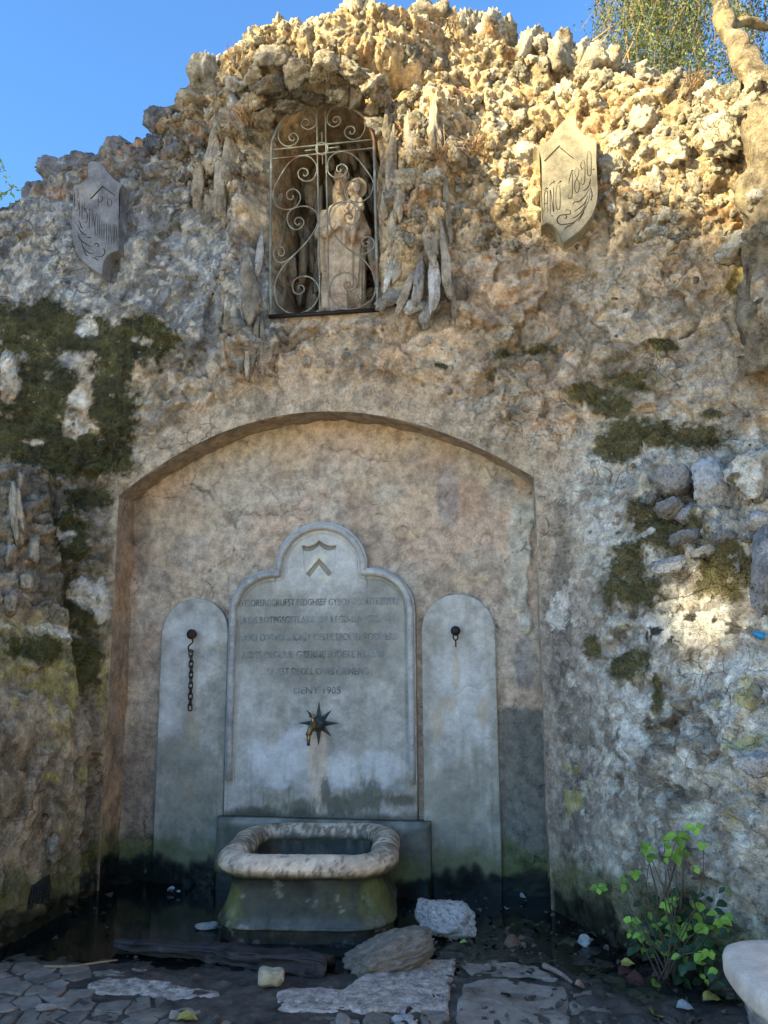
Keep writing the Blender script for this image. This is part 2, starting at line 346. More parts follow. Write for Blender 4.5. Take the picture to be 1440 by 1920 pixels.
MOSS = [(60,620,125,50),(270,635,80,45),(215,760,42,95),(60,745,90,70),(140,850,110,48),(60,820,100,60),(165,935,50,28),(125,1010,45,60),(145,1130,65,70),(150,1225,45,70),(30,1230,65,30),(150,640,70,25),
        (1180,712,62,28),(1110,738,55,22),(1150,762,36,22),(1165,830,52,38),(1230,815,60,42),(1310,840,75,36),(1240,650,28,14),(1180,1060,50,45),(1200,1110,85,34),(1270,1000,90,60),(1190,1250,50,34),(1240,1300,14,40),(1110,1210,20,30),
        (1370,1080,60,60),(1000,655,45,14),(830,690,20,10),(950,665,30,12),(1340,780,25,10)]
WHITE = [(150,745,30,22),(145,800,30,25),(270,640,30,14),(165,620,25,30),(60,830,30,8),(125,1010,32,20),(160,1110,40,45),(60,1190,70,14),(190,1120,20,60),(20,720,30,40),(90,1195,60,14),
         (1320,1170,150,45),(1250,1040,55,22),(1380,1250,60,80),(1360,1330,40,30),(1290,1050,40,16),(1400,1600,60,60),(1330,1560,50,60),(1180,1340,40,120),(1050,1130,30,60),(1420,1450,40,30),(1300,1450,90,40),(1150,1000,60,40)]
YEL = [(120,1270,90,50),(60,1300,70,50),(195,1300,18,90),(60,1460,30,10),(130,1450,25,20),(1400,1320,40,60),(1380,1390,40,20),(1080,1500,30,60),(1240,650,40,16),(900,820,12,8),(1400,520,50,40),(1390,1520,20,40)]
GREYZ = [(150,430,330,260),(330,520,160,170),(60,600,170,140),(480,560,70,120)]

def smooth_zone(x, z, px, py):
    """plaster band round the arch and on the right-hand pier"""
    d = z-(zarch(np.clip(x, -1.404, 1.453)))
    band = ss(.34, .16, d)*ss(-1.55, -1.2, x)*ss(1.75, 1.45, x)
    right = ss(1.35, 1.45, x)*ss(1.85, 1.68, x)*ss(2.9, 2.5, z)
    return np.clip(np.maximum(band, right), 0, 1)
def wallpatch(U, Z, edge=None):
    """displaced positions, colours, wetness and moss for arrays U, Z"""
    sh = U.shape; u = U.ravel(); z = Z.ravel()
    B = S(u, z); Nn = SN(u, z)
    mid = (u > -1.404) & (u < 1.453); Nn[mid] = (0, -1, 0)
    x = B[:, 0]; px, py = pix(B)
    warp = np.stack([fbm(B, 3.1, 3, 5.), fbm(B, 3.1, 3, 25.), fbm(B, 3.1, 3, 45.)], 1)
    P2 = B+warp*.07
    sm = smooth_zone(x, z, px, py)
    # rubble zone: upper wall
    zr = np.interp(px, [0, 350, 500, 720, 900, 1200, 1440], [5.05, 4.95, 4.6, 3.95, 4.25, 4.22, 4.0])
    rub = ss(-.12, .12, z-zr+fbm(B, 2.0, 3, 9.)*.18)
    f1, f2, idc = cell(P2, 7.5, 1.0); f1b, f2b, idb = cell(P2*np.array([1, 1, 1.0]), 3.1, 1.0, 3.); f1c, f2c, idd = cell(P2, 17, 1.0, 8.)
    n1 = fbm(B, 1.1, 4, 2.); n2 = fbm(B, 5.5, 5, 7., ridge=True); n3 = fbm(P2, 16, 5, 3.); n4 = fbm(P2, 9., 5, 33., ridge=True, g=.6)
    crack = ss(.0, .05, f2b-f1b+.03*n3)
    crkm = ss(-.1, .5, fbm(B, 1.3, 3, 88.))
    low = .024*n1+.026*n2+.016*n3+.030*n4+.016*(crack-1)*crkm+.016*idb+.02*np.clip(.6-f1, 0, 1)*ss(-.1, .3, fbm(B, 2.2, 3, 77.))
    hi = .045*n1+.055*np.sqrt(np.clip(.9-f1, 0, 1))+.05*idc+.03*np.clip(.8-f1c, 0, 1)+.035*n3+.03*n2-.06+.025*n4
    fa = facet(P2, 2.6, 4.); fb = facet(P2, 6.5, 9.); fc = facet(P2+.01*n3[:, None], 15., 2.)
    fm = ss(-.35, .25, fbm(B, 1.2, 3, 41.)+.25)
    pier = ss(8, -8, px-np.interp(py, [900, 1200, 1400, 1560, 1760], [92, 110, 150, 125, 110]))*ss(1130, 1220, py)
    fm = fm*(1-.85*pier)
    low = low*.75*(1-.75*pier)+(.075*fa+.038*fb+.017*fc+.007*facet(P2, 34., 6.))*fm
    hi = hi*.8+.030*fb+.022*fc
    gzm = ss(-.1, .4, ell(px, py, GREYZ))*(1-rub); low = low*(1-.35*gzm)
    pl = .010*n1+.004*fc+.006*n3+.004*n2
    h = low*(1-rub)+hi*rub
    h = h*(1-sm)+pl*sm
    # hanging rock ribs either side of the statue niche, and a canopy above it
    rib = .16*np.exp(-((x+.55+.05*np.sin(z*5))/.13)**2)*ss(3.3, 3.7, z)*ss(5.7, 5.3, z)
    rib = rib+.20*np.exp(-((x-.80-.1*(z-4.6))/.17)**2)*ss(3.85, 4.2, z)*ss(5.6, 5.3, z)
    rib = rib+.07*np.exp(-((x-.60)/.10)**2)*ss(3.7, 4.0, z)*ss(5.5, 5.2, z)
    can = .26*np.exp(-(np.maximum(0, np.abs(x-.1)-.45)/.3)**2)*ss(5.52, 5.68, z+.10*np.abs(x-.05))
    stri = fbm(B*np.array([9., 9., 1.6])+warp*.6, 1.6, 4, 61., ridge=True)
    ribm = np.clip((rib+can)*7, 0, 1)
    h = h+rib+can+ribm*.05*stri
    # left boulder pier forward of its crack; rock bosses
    cx_ = np.interp(py, [900, 1200, 1400, 1560, 1760], [92, 110, 150, 125, 110])
    lf = ss(6, -6, px-cx_+fbm(B, 6., 3, 12.)*10)*ss(860, 930, py); h = h+.15*lf+.03*lf*fb
    h = h-.08*np.exp(-((px-cx_)/5.0)**2)*ss(900, 960, py)*ss(1600, 1540, py)
    pil = ss(-14, 30, px-1400+18*n1)*ss(720, 620, py)*ss(150, 210, py); h = h+.30*pil
    led = ss(-.1, .35, ell(px, py, [(1330, 960, 170, 130)])); h = h+led*.07*n4+led*.05
    h = h-.045*ss(.02, .0, np.abs(x-1.66+fbm(B, 2., 3, 4.)*.05))*0
    # moss
    ms = ell(px, py, MOSS)-.20+.12*ss(420, 300, px)+.50*fbm(B, 5., 6, 51., g=.72)+.42*fbm(B, 20., 5, 151., g=.75)+.12*ss(500, 560, py)*ss(930, 860, py)*ss(330, 200, px+60*n1)
    ms = ms-1.1*ss(-.25, .45, ell(px, py, WHITE, .8)+.45*fbm(B, 9., 4, 191., g=.7))*(px < 420)
    moss = ss(-.02, .22, ms)
    h = h+moss*(.003+.014*np.clip(fbm(B, 22, 4, 71.)+.3, 0, 1))
    # fade at the niche outline
    if edge is not None: h = h*ss(0, .07, edge.ravel())
    base_fade = 1
    Pn = B+Nn*h[:, None]
    # statue recess
    rc0 = recess(x, z); clr = (ss(-.05, -.13, rc0)*.8+.2); Pn = np.where(mid[:, None], B+Nn*(h*clr)[:, None], Pn)
    rc = recess(x+.02*n3, z+.0); rm = ss(0.0, .055, rc)*mid
    depth = .62+.10*fbm(B*np.array([7., 1, 1.2]), 1.3, 4, 91., ridge=True)+.05*n3
    Pn[:, 1] += rm*depth
    # ---------- colours (albedo, with crevice shade painted into the rubble)
    beige = np.array([.42, .335, .245]); warmg = np.array([.375, .325, .265]); grey = np.array([.40, .39, .365])
    c = mix(beige, warmg, ss(-.3, .3, fbm(B, 1.7, 4, 13.)))
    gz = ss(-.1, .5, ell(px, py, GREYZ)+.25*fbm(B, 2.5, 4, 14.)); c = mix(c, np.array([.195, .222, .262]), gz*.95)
    rz = ss(1020, 1120, px+40*n1)*ss(760, 900, py+60*n1); c = mix(c, grey*1.05, rz*.75)
    lz = ss(230, 180, px)*ss(860, 960, py); c = mix(c, np.array([.25, .215, .17]), lz*.7); c = mix(c, np.array([.235, .20, .15]), pier*.7); c = mix(c, np.array([.25, .235, .09]), pier*ss(.05, .5, fbm(B, 5., 5, 71., g=.7)+.7*ss(1350, 1230, py)-.2)*.6)
    tan = np.array([.40, .335, .235]); c = mix(c, tan, rub*(1-gz)*.7)
    pnk = ss(.05, .5, fbm(B, 2.3, 4, 15.)+.25)*(1-gz)*(1-rub)*ss(250, 350, px)*ss(1150, 1000, px); c = mix(c, np.array([.42, .30, .22]), pnk*.5)
    c = mix(c, np.array([.40, .34, .27]), sm*(x < 1.3)*.7)
    c = mix(c, np.array([.29, .27, .25]), sm*(x > 1.3)*ss(1000, 1150, py)*.75)
    c = c*(1+.30*idb*(1-sm)+.22*idd*rub)[:, None]
    c = mix(c, np.array([.36, .20, .11]), ss(.25, .5, fbm(B, 6.5, 4, 16.))*rub*.45)
    c = mix(c, np.array([.10, .085, .06]), (1-crack)*(1-sm)*.30*(1-rub)*crkm)
    # dark weather film on the right pier and lower right wall
    dk = ss(-.15, .35, ell(px, py, [(1075,1450,32,170),(1230,1430,110,150),(1270,1640,90,160),(1050,1150,20,200)])+.5*fbm(B, 4.5, 5, 17.)); c = mix(c, np.array([.115, .112, .105]), dk*.55)
    dk2 = ss(.0, .3, ell(px, py, [(120,1100,110,160),(190,1560,45,140),(40,930,60,60),(690,640,25,60),(470,640,50,60),(820,560,60,90),(300,760,40,60)])+.5*fbm(B, 5.5, 5, 18.)); c = mix(c, np.array([.10, .098, .085]), dk2*.55)
    film = ss(.12, .42, fbm(B, 5.0, 5, 29., g=.62)); c = mix(c, np.array([.13, .12, .10]), film*.45*(1-rub))
    wl = ss(.05, .2, ell(px, py, WHITE)*.55-.08+.50*fbm(B, 9., 5, 19., g=.65)); c = mix(c, np.array([.56, .57, .56]), wl*.85)
    wl2 = ss(.30, .38, fbm(B, 20., 4, 20.))*(.35+.65*np.maximum(rz, gz))*(1-rub); c = mix(c, np.array([.52, .53, .51]), wl2*.6)
    l1, _l2, lid = cell(B, 7.0, 1.0, 17.); spot = ss(.30+.12*lid, .24+.12*lid, l1+.05*n3)*(lid > .15)*np.maximum(rz, .5*gz)*(1-moss)*(py > 820); c = mix(c, np.array([.50, .53, .51]), spot*.75)
    yl = ss(.05, .3, ell(px, py, YEL)*.5-.05+.5*fbm(B, 12., 4, 21.)); c = mix(c, np.array([.34, .31, .12]), yl*.75)
    c = mix(c, np.array([.03, .03, .02]), np.exp(-((px-cx_+6*n3)/4.0)**2)*ss(1150, 1220, py)*ss(1600, 1540, py)*.85)
    c = mix(c, np.array([.035, .032, .028]), ss(.33, .40, fbm(B, 17., 3, 22.))*ell(px, py, [(1290, 1180, 190, 60)]).clip(0, .6)*1.6)
    mc = mix(np.array([.034, .038, .020]), np.array([.075, .080, .032]), ss(-.2, .5, fbm(B, 6., 4, 23.)))
    mc = mix(mc, np.array([.115, .10, .045]), ss(900, 1000, px)*.75)
    c = mix(c, np.array([.15, .14, .085]), ss(-.25, .05, ms)*.55); c = mix(c, mc, moss*.9)
    c = mix(c, np.array([.13, .10, .06]), ss(.10, .0, f2-f1)*rub*.45)  # shade in the crevices between rubble stones, painted into the colour
    c = c*(1+.22*np.sign(fb)*np.abs(fb)**.5*(1-sm)*(1-moss))[:, None]
    hz = z+.10*fbm(B, 4., 4, 24.)
    c = mix(c, np.array([.085, .10, .035]), ss(.42, .22, hz)*.8); c = mix(c, np.array([.014, .016, .013]), ss(.17, .10, hz)*.96)
    c = mix(c, np.array([.20, .155, .11]), rm)
    wet = ss(.2, .05, hz)*.8
    if edge is not None: c = mix(c, np.array([.36, .31, .25]), ss(.03, 0, edge.ravel())*.6)
    return Pn.reshape(sh+(3,)), c.reshape(sh+(3,)), wet.reshape(sh), (moss*(1-rm)).reshape(sh), Nn.reshape(sh+(3,)), rub.reshape(sh)

WALL = empty('grotto_wall', (0, -.25, 0), 'craggy rock and rubble garden wall with a shallow arched recess holding the drinking fountain', 'wall')
WALL.location = (0, 0, 0)
acc = Acc(); mossP = []; mossN = []
def patch(us, rows, zlo, zhi, edgefn=None):
    t = np.linspace(0, 1, rows)[:, None]
    U = np.repeat(us[None, :], rows, 0); Z = zlo(us)[None, :]*(1-t)+zhi(us)[None, :]*t
    P, C, W, Mo, Nn, rb = wallpatch(U, Z, edgefn(U, Z) if edgefn else None)
    # roll the top backwards
    top = P[-1].copy(); ext = []; ce = []
    for k, (dy, dz) in enumerate([(.06, .02), (.16, .02), (.32, -.03), (.7, -.12), (1.3, -.35)]):
        q = top.copy(); q[:, 1] += dy; q[:, 2] += dz+.03*fbm(q, 9, 3)*(k > 0); ext.append(q); ce.append(C[-1])
    P = np.concatenate([P, np.array(ext)]); C = np.concatenate([C, np.array(ce)]); W = np.concatenate([W, np.zeros((5, W.shape[1]))])
    acc.grid(P, C, W)
    m = Mo.ravel() > .62; mossP.append(P[:rows].reshape(-1, 3)[m]); mossN.append(Nn.reshape(-1, 3)[m])
GS = .0102
ztx = lambda us: ztop(S(us, np.full(len(us), 5.))[:, 0])
# left, middle (above the arch), right
patch(np.concatenate([np.arange(-3.6, -2.5, .04), np.arange(-2.5, -1.404, GS*.9), [-1.404]]), 590, lambda u: np.full(len(u), -.12), ztx,
      lambda U, Z: np.where(Z < 2.585, -1.404-U, np.hypot(U+1.404, Z-2.585)))
um = np.linspace(-1.404, 1.453, 290)
patch(um, 360, lambda u: zarch(u), ztx, lambda U, Z: np.minimum(Z-zarch(U), 9))
patch(np.concatenate([[1.453], np.arange(1.453+GS, 2.95, GS), np.arange(2.95, 3.7, .04)]), 590, lambda u: np.full(len(u), -.12), ztx,
      lambda U, Z: np.where(Z < 2.60, U-1.453, np.hypot(U-1.453, Z-2.60)))
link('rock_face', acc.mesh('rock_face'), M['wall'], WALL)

# unseen wall continued towards the viewer, added to bounce warm sun into the shade
bu = np.arange(0, 7.6, .05); bz = np.arange(-.1, 3.4, .05); U_, Z_ = np.meshgrid(bu, bz)
q = np.stack([3.15+U_.ravel()*.42, -2.6-U_.ravel()*.9, Z_.ravel()], 1); q[:, 0] += -.10*fbm(q, 1.5, 4, 5.)-.06*facet(q, 3., 2.); 
GWL = empty('bounce_wall', (3.15, -2.6, 0), 'unseen pale rubble wall added at the right end of the grotto to bounce sunlight', 'wall')
q0 = q-np.array([3.15, -2.6, 0]); c = mix(np.array([.50, .44, .34]), np.array([.36, .32, .26]), ss(-.3, .4, fbm(q, 3, 4, 9.)))
link('wall_face', fmesh('wall_face', q0, gridf(len(bz), len(bu)), c, np.zeros(len(q))), M['wall'], GWL)
back = q0+np.array([.6, -.2, 0]); ed_ = np.stack([q0.reshape(len(bz), len(bu), 3)[-1], back.reshape(len(bz), len(bu), 3)[-1]]); link('wall_top', fmesh('wall_top', ed_.reshape(-1, 3), gridf(2, len(bu)), np.full((2*len(bu), 3), .4), np.zeros(2*len(bu))), M['wall'], GWL)
from mathutils.bvhtree import BVHTree
_me = bpy.data.objects['rock_face'].data
BVH = BVHTree.FromPolygons([v.co[:] for v in _me.vertices], [tuple(p.vertices) for p in _me.polygons])
def hit(x, y):
    d = Vector(ray(x, y)).normalized(); p, n, i, t = BVH.ray_cast(Vector(CAM), d)
    if p is None: return None
    return (p, n if n.dot(d) < 0 else -n)
# niche reveal (jambs and soffit)
zs = np.arange(-.12, 2.59, .02); out = [(-1.404, q) for q in zs]+[(q, float(zarch(q))) for q in np.linspace(-1.404, 1.453, 160)]+[(1.453, q) for q in np.arange(2.58, -.13, -.02)]
out = np.array(out); nd = 22; P = np.zeros((nd, len(out), 3))
for k in range(nd):
    t = k/(nd-1); P[k, :, 0] = out[:, 0]; P[k, :, 1] = -.25+.27*t; P[k, :, 2] = out[:, 1]
cen = np.array([0.03, 0, 1.6]); q = P.reshape(-1, 3); n3 = fbm(q, 7, 5, 3.); n5 = fbm(q, 30, 4, 8.)
d = cen-q; d[:, 1] = 0; d /= np.linalg.norm(d, axis=1, keepdims=True)
q2 = q+d*((.012*n3+.006*n5)*ss(-.25, -.235, q[:, 1]))[:, None]
c = mix(np.array([.33, .235, .16]), np.array([.25, .195, .155]), ss(-.3, .3, fbm(q, 3.3, 4, 44.)))
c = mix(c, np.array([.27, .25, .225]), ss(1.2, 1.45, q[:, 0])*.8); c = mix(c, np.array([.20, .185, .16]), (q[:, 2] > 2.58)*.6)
hz = q[:, 2]+.08*fbm(q, 5, 3, 4.); c = mix(c, np.array([.085, .10, .035]), ss(.4, .22, hz)*.8); c = mix(c, np.array([.012, .014, .012]), ss(.18, .11, hz))
link('niche_reveal', fmesh('niche_reveal', q2, gridf(nd, len(out), 0, True), c, ss(.25, .05, hz)), M['plaster'], WALL)

# niche back wall
xs = np.arange(-1.46, 1.50, .011); zz = np.arange(-.12, 3.16, .011); X, Z = np.meshgrid(xs, zz)
q = np.stack([X.ravel(), np.zeros(X.size), Z.ravel()], 1); px, py = pix(q)
wq = q+.06*np.stack([fbm(q, 5, 4, 1.), fbm(q, 5, 4, 2.)*0, fbm(q, 5, 4, 31.)], 1)
f1, f2, _i = cell(wq, 2.6, 1.0, 5.5); g1, g2, _j = cell(wq, 6.5, 1.0, 9.5); cm = ss(.0, .3, fbm(q, 1.5, 3, 6.)+.15)
cr1 = ss(.022, .0, f2-f1)*ss(-.1, .2, fbm(q, 2.1, 3, 36.)+.1); cr2 = ss(.03, .0, g2-g1)*ss(.0, .25, fbm(q, 2.6, 3, 66.))
crk = np.clip(.7*cr1+.45*cr2, 0, 1)*ss(.8, 1.2, Z.ravel())*ss(-.3, .3, fbm(q, 3., 3, 17.))
mort = ss(.0, .10, ell(px, py, [(978,975,24,32),(975,1030,22,55),(972,1100,20,62),(985,1160,14,30),(990,960,20,20)])+.16*fbm(q, 14, 4, 5.))
cem = ss(-6, 6, px-938)*ss(1318, 1330, py+8*fbm(q, 9, 4, 4.))*ss(1.0, .93, Z.ravel()*0+.9)
dark = fbm(q, 3.6, 5, 7.)
y = -.012*fbm(q, 2.2, 4, 3.)-.005*fbm(q, 13, 5, 4.)-.003*fbm(q, 45, 3, 5.)+.010*crk-mort*(.016+.008*fbm(q, 20, 4, 6.))-cem*.010
y = y*(1-.6*cem); q[:, 1] = y
c = mix(np.array([.41, .325, .26]), np.array([.385, .345, .295]), ss(-.3, .3, fbm(q, 2.6, 5, 8.)))
c = mix(c, np.array([.26, .205, .165]), ss(.0, .5, dark)*.6); c = mix(c, np.array([.46, .37, .27]), ss(.1, .6, fbm(q, 4.1, 4, 9.))*.5)
c = mix(c, np.array([.30, .18, .12]), ss(0, .5, ell(px, py, [(870, 930, 60, 50), (980, 900, 20, 30)]))*.5)
c = mix(c, np.array([.20, .21, .24]), ss(0, .4, ell(px, py, [(840, 940, 30, 70), (940, 910, 30, 30), (985, 1240, 25, 60)])+.2*dark)*.5)
c = mix(c, np.array([.17, .145, .125]), ss(0, .5, ell(px, py, [(275, 1500, 60, 230), (265, 1000, 20, 120)])+.15*dark)*.55)
c = mix(c, np.array([.42, .40, .35]), mort); c = mix(c, np.array([.105, .115, .11]), cem*.9)
c = mix(c, np.array([.04, .03, .025]), crk*.8)
hz = Z.ravel()+.07*fbm(q, 6, 4, 4.)
c = mix(c, np.array([.075, .10, .03]), ss(.36, .2, hz)*.85); c = mix(c, np.array([.010, .013, .011]), ss(.19, .13, hz))
keep = np.ones(X.size, bool)
link('niche_back', fmesh('niche_back', q, gridf(len(zz), len(xs)), c, np.clip(ss(.25, .05, hz)+cem*.15, 0, 1)), M['plaster'], WALL)

# moss tufts
mp = np.concatenate(mossP); mn = np.concatenate(mossN); k = min(80000, len(mp)*2); id_ = RNG.randint(0, len(mp), k)
p0 = mp[id_]+RNG.randn(k, 3)*.004; nn = mn[id_]+RNG.randn(k, 3)*.55+np.array([0, 0, -.15]); nn /= np.linalg.norm(nn, axis=1, keepdims=True)
L = (.004+.009*RNG.rand(k))[:, None]; sd = np.cross(nn, RNG.randn(k, 3)); sd /= np.linalg.norm(sd, axis=1, keepdims=True)
V = np.stack([p0+sd*L*.28, p0-sd*L*.28, p0+nn*L], 1).reshape(-1, 3)
tag(link('moss', fmesh('moss', V, np.arange(3*k).reshape(-1, 3), smooth=False), M['moss'], WALL), 'dark green moss cushions clinging to the wall', kind='stuff')

# ------------------------------------------------------------ stones
def stone_mesh(name, mat, seed, sub=4, elong=1.0, rough=.16, flat=1.0, planes=13, fine=.07):
    bm = bmesh.new(); bmesh.ops.create_icosphere(bm, subdivisions=sub, radius=1.0)
    V = np.array([v.co[:] for v in bm.verts]); rg = np.random.RandomState(seed)
    n = rg.randn(planes, 3); n /= np.linalg.norm(n, axis=1, keepdims=True); dist = .50+.38*rg.rand(planes)
    r = np.ones(len(V))
    for a, b in zip(n, dist):
        dd = V@a; r = np.minimum(r, np.where(dd > .05, b/np.maximum(dd, .05), 9))
    o = seed*3.7
    r = r*(1+rough*.8*fbm(V, 1.6, 3, o)+rough*fbm(V, 3.6, 4, o+9, ridge=True)+fine*fbm(V, 9., 3, o+4, ridge=True))
    f1, f2, _ = cell(V, 4.2, 1., o); r = r*(1-rough*.55*ss(.30, .0, f1))
    r = r*(1+rough*.55*facet(V, 2.4, o)+rough*.28*facet(V, 5.5, o+3)); f3, _, _ = cell(V, 9., 1., o+2); r = r*(1-fine*.9*ss(.34, .05, f3))
    W = V*r[:, None]; W[:, 2] *= elong; W[:, 1] *= flat
    if elong > 1.5: W[:, :2] *= (1-.35*np.clip(W[:, 2:3]/elong, -1, 1)+.18*fbm(W*np.array([1, 1, .5]), 2, 3, o)[:, None])
    for v, q in zip(bm.verts, W): v.co = q
    me = bm_mesh(name, bm, True); me.materials.append(mat); return me
STN = {'tufa': [stone_mesh('stone', M['tufa'], s, rough=.30, fine=.14) for s in range(14)],
       'grey': [stone_mesh('stone', M['grey'], 30+s, rough=.18) for s in range(9)],
       'brown': [stone_mesh('stone', M['slate'], 150+s, rough=.18) for s in range(5)],
       'greyd': [stone_mesh('stone', M['greyd'], 130+s, rough=.20) for s in range(6)],
       'drip': [stone_mesh('stone', M['slate'], 50+s, elong=2.5, rough=.16, flat=.8, fine=.10) for s in range(7)],
       'dripg': [stone_mesh('stone', M['grey'], 60+s, elong=2.3, rough=.14, flat=.8, fine=.08) for s in range(4)]}
NST = [0]
def stone(kind, pos, size, rot=None, parent=WALL, label=None):
    me = random.choice(STN[kind]); o = bpy.data.objects.new('stone', me); COL.objects.link(o); o.parent = parent
    o.location = pos; o.rotation_euler = rot if rot is not None else (random.uniform(0, 6.3), random.uniform(0, 6.3), random.uniform(0, 6.3))
    o.scale = (size*random.uniform(.8, 1.2), size*random.uniform(.8, 1.2), size*random.uniform(.8, 1.2)) if not hasattr(size, '__len__') else size
    NST[0] += 1; return o
def wp(u, z, off=0.0):
    U = np.array([[u]]); Z = np.array([[z]]); P, *_, Nn, rb = wallpatch(U, Z); n = Nn[0, 0]
    return P[0, 0]+n*off
def hang(j=.2): return (random.uniform(-j, j), random.uniform(-j, j), random.uniform(0, 6.3))
# crest stones, measured one by one: px, py, half-width px, half-height px, kind, y
CREST = [(15,405,22,20,'greyd',.0),(50,402,24,20,'greyd',0.),(70,358,21,34,'greyd',-.1),(115,315,30,26,'greyd',-.1),(150,306,38,26,'greyd',-.05),(218,288,28,28,'greyd',-.1),
         (262,290,24,22,'greyd',-.15),(305,218,25,24,'greyd',-.1),(372,196,34,17,'tufa',-.1),(388,135,17,44,'tufa',-.15),(408,150,15,30,'tufa',-.1),(455,105,34,36,'tufa',-.15),(500,75,22,26,'tufa',-.1),
         (525,66,16,20,'tufa',-.1),(480,95,26,26,'tufa',-.2),(560,100,34,20,'tufa',-.25),(605,98,34,20,'tufa',-.25),(640,88,26,18,'tufa',-.15),(670,45,26,26,'tufa',-.15),(692,26,16,18,'tufa',-.1),(712,62,28,38,'tufa',-.2),
         (770,48,26,30,'tufa',-.1),(800,32,30,26,'tufa',-.1),(835,45,22,24,'tufa',-.05),(878,52,21,38,'tufa',-.1),(925,52,24,36,'tufa',-.1),(905,45,14,22,'tufa',0.),(992,78,21,36,'tufa',-.1),(1048,92,30,42,'tufa',-.15),
         (1022,90,18,30,'tufa',-.05),(1088,100,22,30,'tufa',-.1),(1122,112,26,36,'tufa',-.2),(1145,140,14,34,'tufa',-.15),(1175,145,22,26,'tufa',-.1),(1215,150,24,26,'tufa',-.1),(1258,160,24,22,'tufa',-.1),(1300,170,30,24,'tufa',-.1),
         (1340,178,22,22,'tufa',-.2),(1378,172,20,20,'tufa',-.3),(950,62,14,24,'tufa',.0),(745,75,18,26,'tufa',-.1)]
for px_, py_, a, b_, kd, yy in CREST:
    p = aty(px_, py_+b_*.25, yy); dpt = float((p-CAM)@fw); k = dpt/FPX
    stone(kd, p, (a*k*1.3, random.uniform(.11, .17), b_*k*1.16), (random.uniform(-.2, .2), random.uniform(-.25, .25), random.uniform(-.5, .5)))
# rock flakes over the statue niche (canopy band)
for px_, py_, a, b_, rz_, off in [(470,190,30,14,.4,.16),(505,165,30,16,.3,.2),(555,142,36,17,.1,.26),(610,128,34,20,0,.28),(660,135,30,20,-.1,.26),(700,160,28,22,-.4,.2),(540,200,26,11,.35,.1),(500,225,22,11,.6,.05),
        (585,185,20,10,.1,.1),(635,180,22,16,0,.1),(670,185,18,14,0,.08),(712,195,22,20,-.4,.08),(445,165,22,22,.3,.1),(440,215,18,26,.1,.08)]:
    p = aty(px_, py_, -.25-off); k = float((p-CAM)@fw)/FPX
    stone('tufa', p, (a*k, .10, b_*k*1.2), (random.uniform(-.2, .2), -rz_, random.uniform(-.3, .3)))
# long hanging stones beside the niche
def long_stone(px_, py_, a, b_, tilt, kd, off=.1, yb=-.25):
    p = aty(px_, py_, yb-off*.90); k = float((p-CAM)@fw)/FPX
    stone(kd, p, (a*k*.86, a*k*.86, b_*k/2.05), (random.uniform(-.1, .1), tilt, random.uniform(-.3, .3)))
for a in [(448,570,20,75,-.12,'dripg',.12),(470,540,22,60,-.15,'drip',.10),(418,540,16,60,.05,'dripg',.08),(430,300,15,70,0,'drip',.14),(412,350,16,70,.05,'drip',.10),(450,380,14,50,0,'drip',.1),(400,270,14,50,.1,'drip',.1),
          (430,470,14,50,.1,'dripg',.1),(452,650,14,55,.0,'dripg',.12),(475,650,9,50,.12,'drip',.1),(492,650,7,50,-.05,'drip',.08),(462,640,7,55,-.08,'drip',.13),(485,480,12,45,.05,'dripg',.05),(375,330,16,50,.1,'drip',.06),
          (815,245,18,60,0,'drip',.24),(790,320,16,60,.08,'drip',.2),(770,260,16,60,-.05,'drip',.2),(735,300,13,50,.05,'drip',.16),(750,370,14,45,.2,'drip',.18),(800,430,16,65,-.25,'drip',.2),(775,430,13,50,.3,'drip',.2),
          (758,480,13,45,.35,'drip',.16),(740,420,12,50,.1,'drip',.12),(812,530,17,58,-.04,'dripg',.2),(785,520,14,50,.15,'dripg',.18),(765,540,12,45,.4,'drip',.15),(735,500,12,40,.3,'dripg',.1),(745,555,14,30,1.0,'dripg',.1),
          (832,470,10,80,-.1,'drip',.2),(838,380,9,60,-.1,'drip',.2),(725,560,14,26,.9,'dripg',.08),(780,575,14,28,1.2,'dripg',.12),(728,240,12,45,0,'drip',.12),(850,560,8,50,.0,'drip',.12),(800,590,12,30,.2,'dripg',.1),(722,380,9,40,.1,'drip',.08)]:
    long_stone(*a)
# right-hand ledge boulders
for px_, py_, a, b_, kd, yy in [(1332,905,44,52,'grey',-.95),(1262,905,30,34,'grey',-.85),(1410,880,38,50,'tufa',-1.15),(1290,965,24,22,'grey',-.9),(1250,955,22,18,'grey',-.85),(1345,990,36,30,'grey',-1.0),(1420,975,22,20,'grey',-1.2),
        (1285,1010,26,18,'grey',-.95),(1268,1062,42,18,'grey',-.95),(1375,1050,22,42,'grey',-1.1),(1328,1035,30,12,'grey',-1.05),(1428,1060,22,75,'grey',-1.35),(1360,1010,20,16,'grey',-1.1),(1215,1000,18,16,'grey',-.75),(1225,940,14,12,'grey',-.7),
        (1385,470,40,28,'tufa',-.75),(1355,250,38,42,'tufa',-.62),(1420,1440,30,26,'grey',-1.65),(1232,1060,12,10,'grey',-.8),(1405,1010,16,10,'grey',-1.2)]:
    p = aty(px_, py_, yy); k = float((p-CAM)@fw)/FPX
    stone(kd, p, (a*k*1.1, .09, b_*k*1.1), (random.uniform(-.2, .2), random.uniform(-.2, .2), random.uniform(-.4, .4)))
# left pier boulders
for px_, py_, a, b_ in [(30,960,44,56),(20,1040,34,26),(62,1035,26,34),(50,1090,24,22),(95,1590,26,26),(40,905,30,30),(20,1130,30,26)]:
    q_ = hit(px_, py_)[0]; k = (q_-Vector(CAM)).length/FPX
    stone('brown', q_, (a*k, .045, b_*k), (random.uniform(-.2, .2), random.uniform(-.2, .2), -.9))
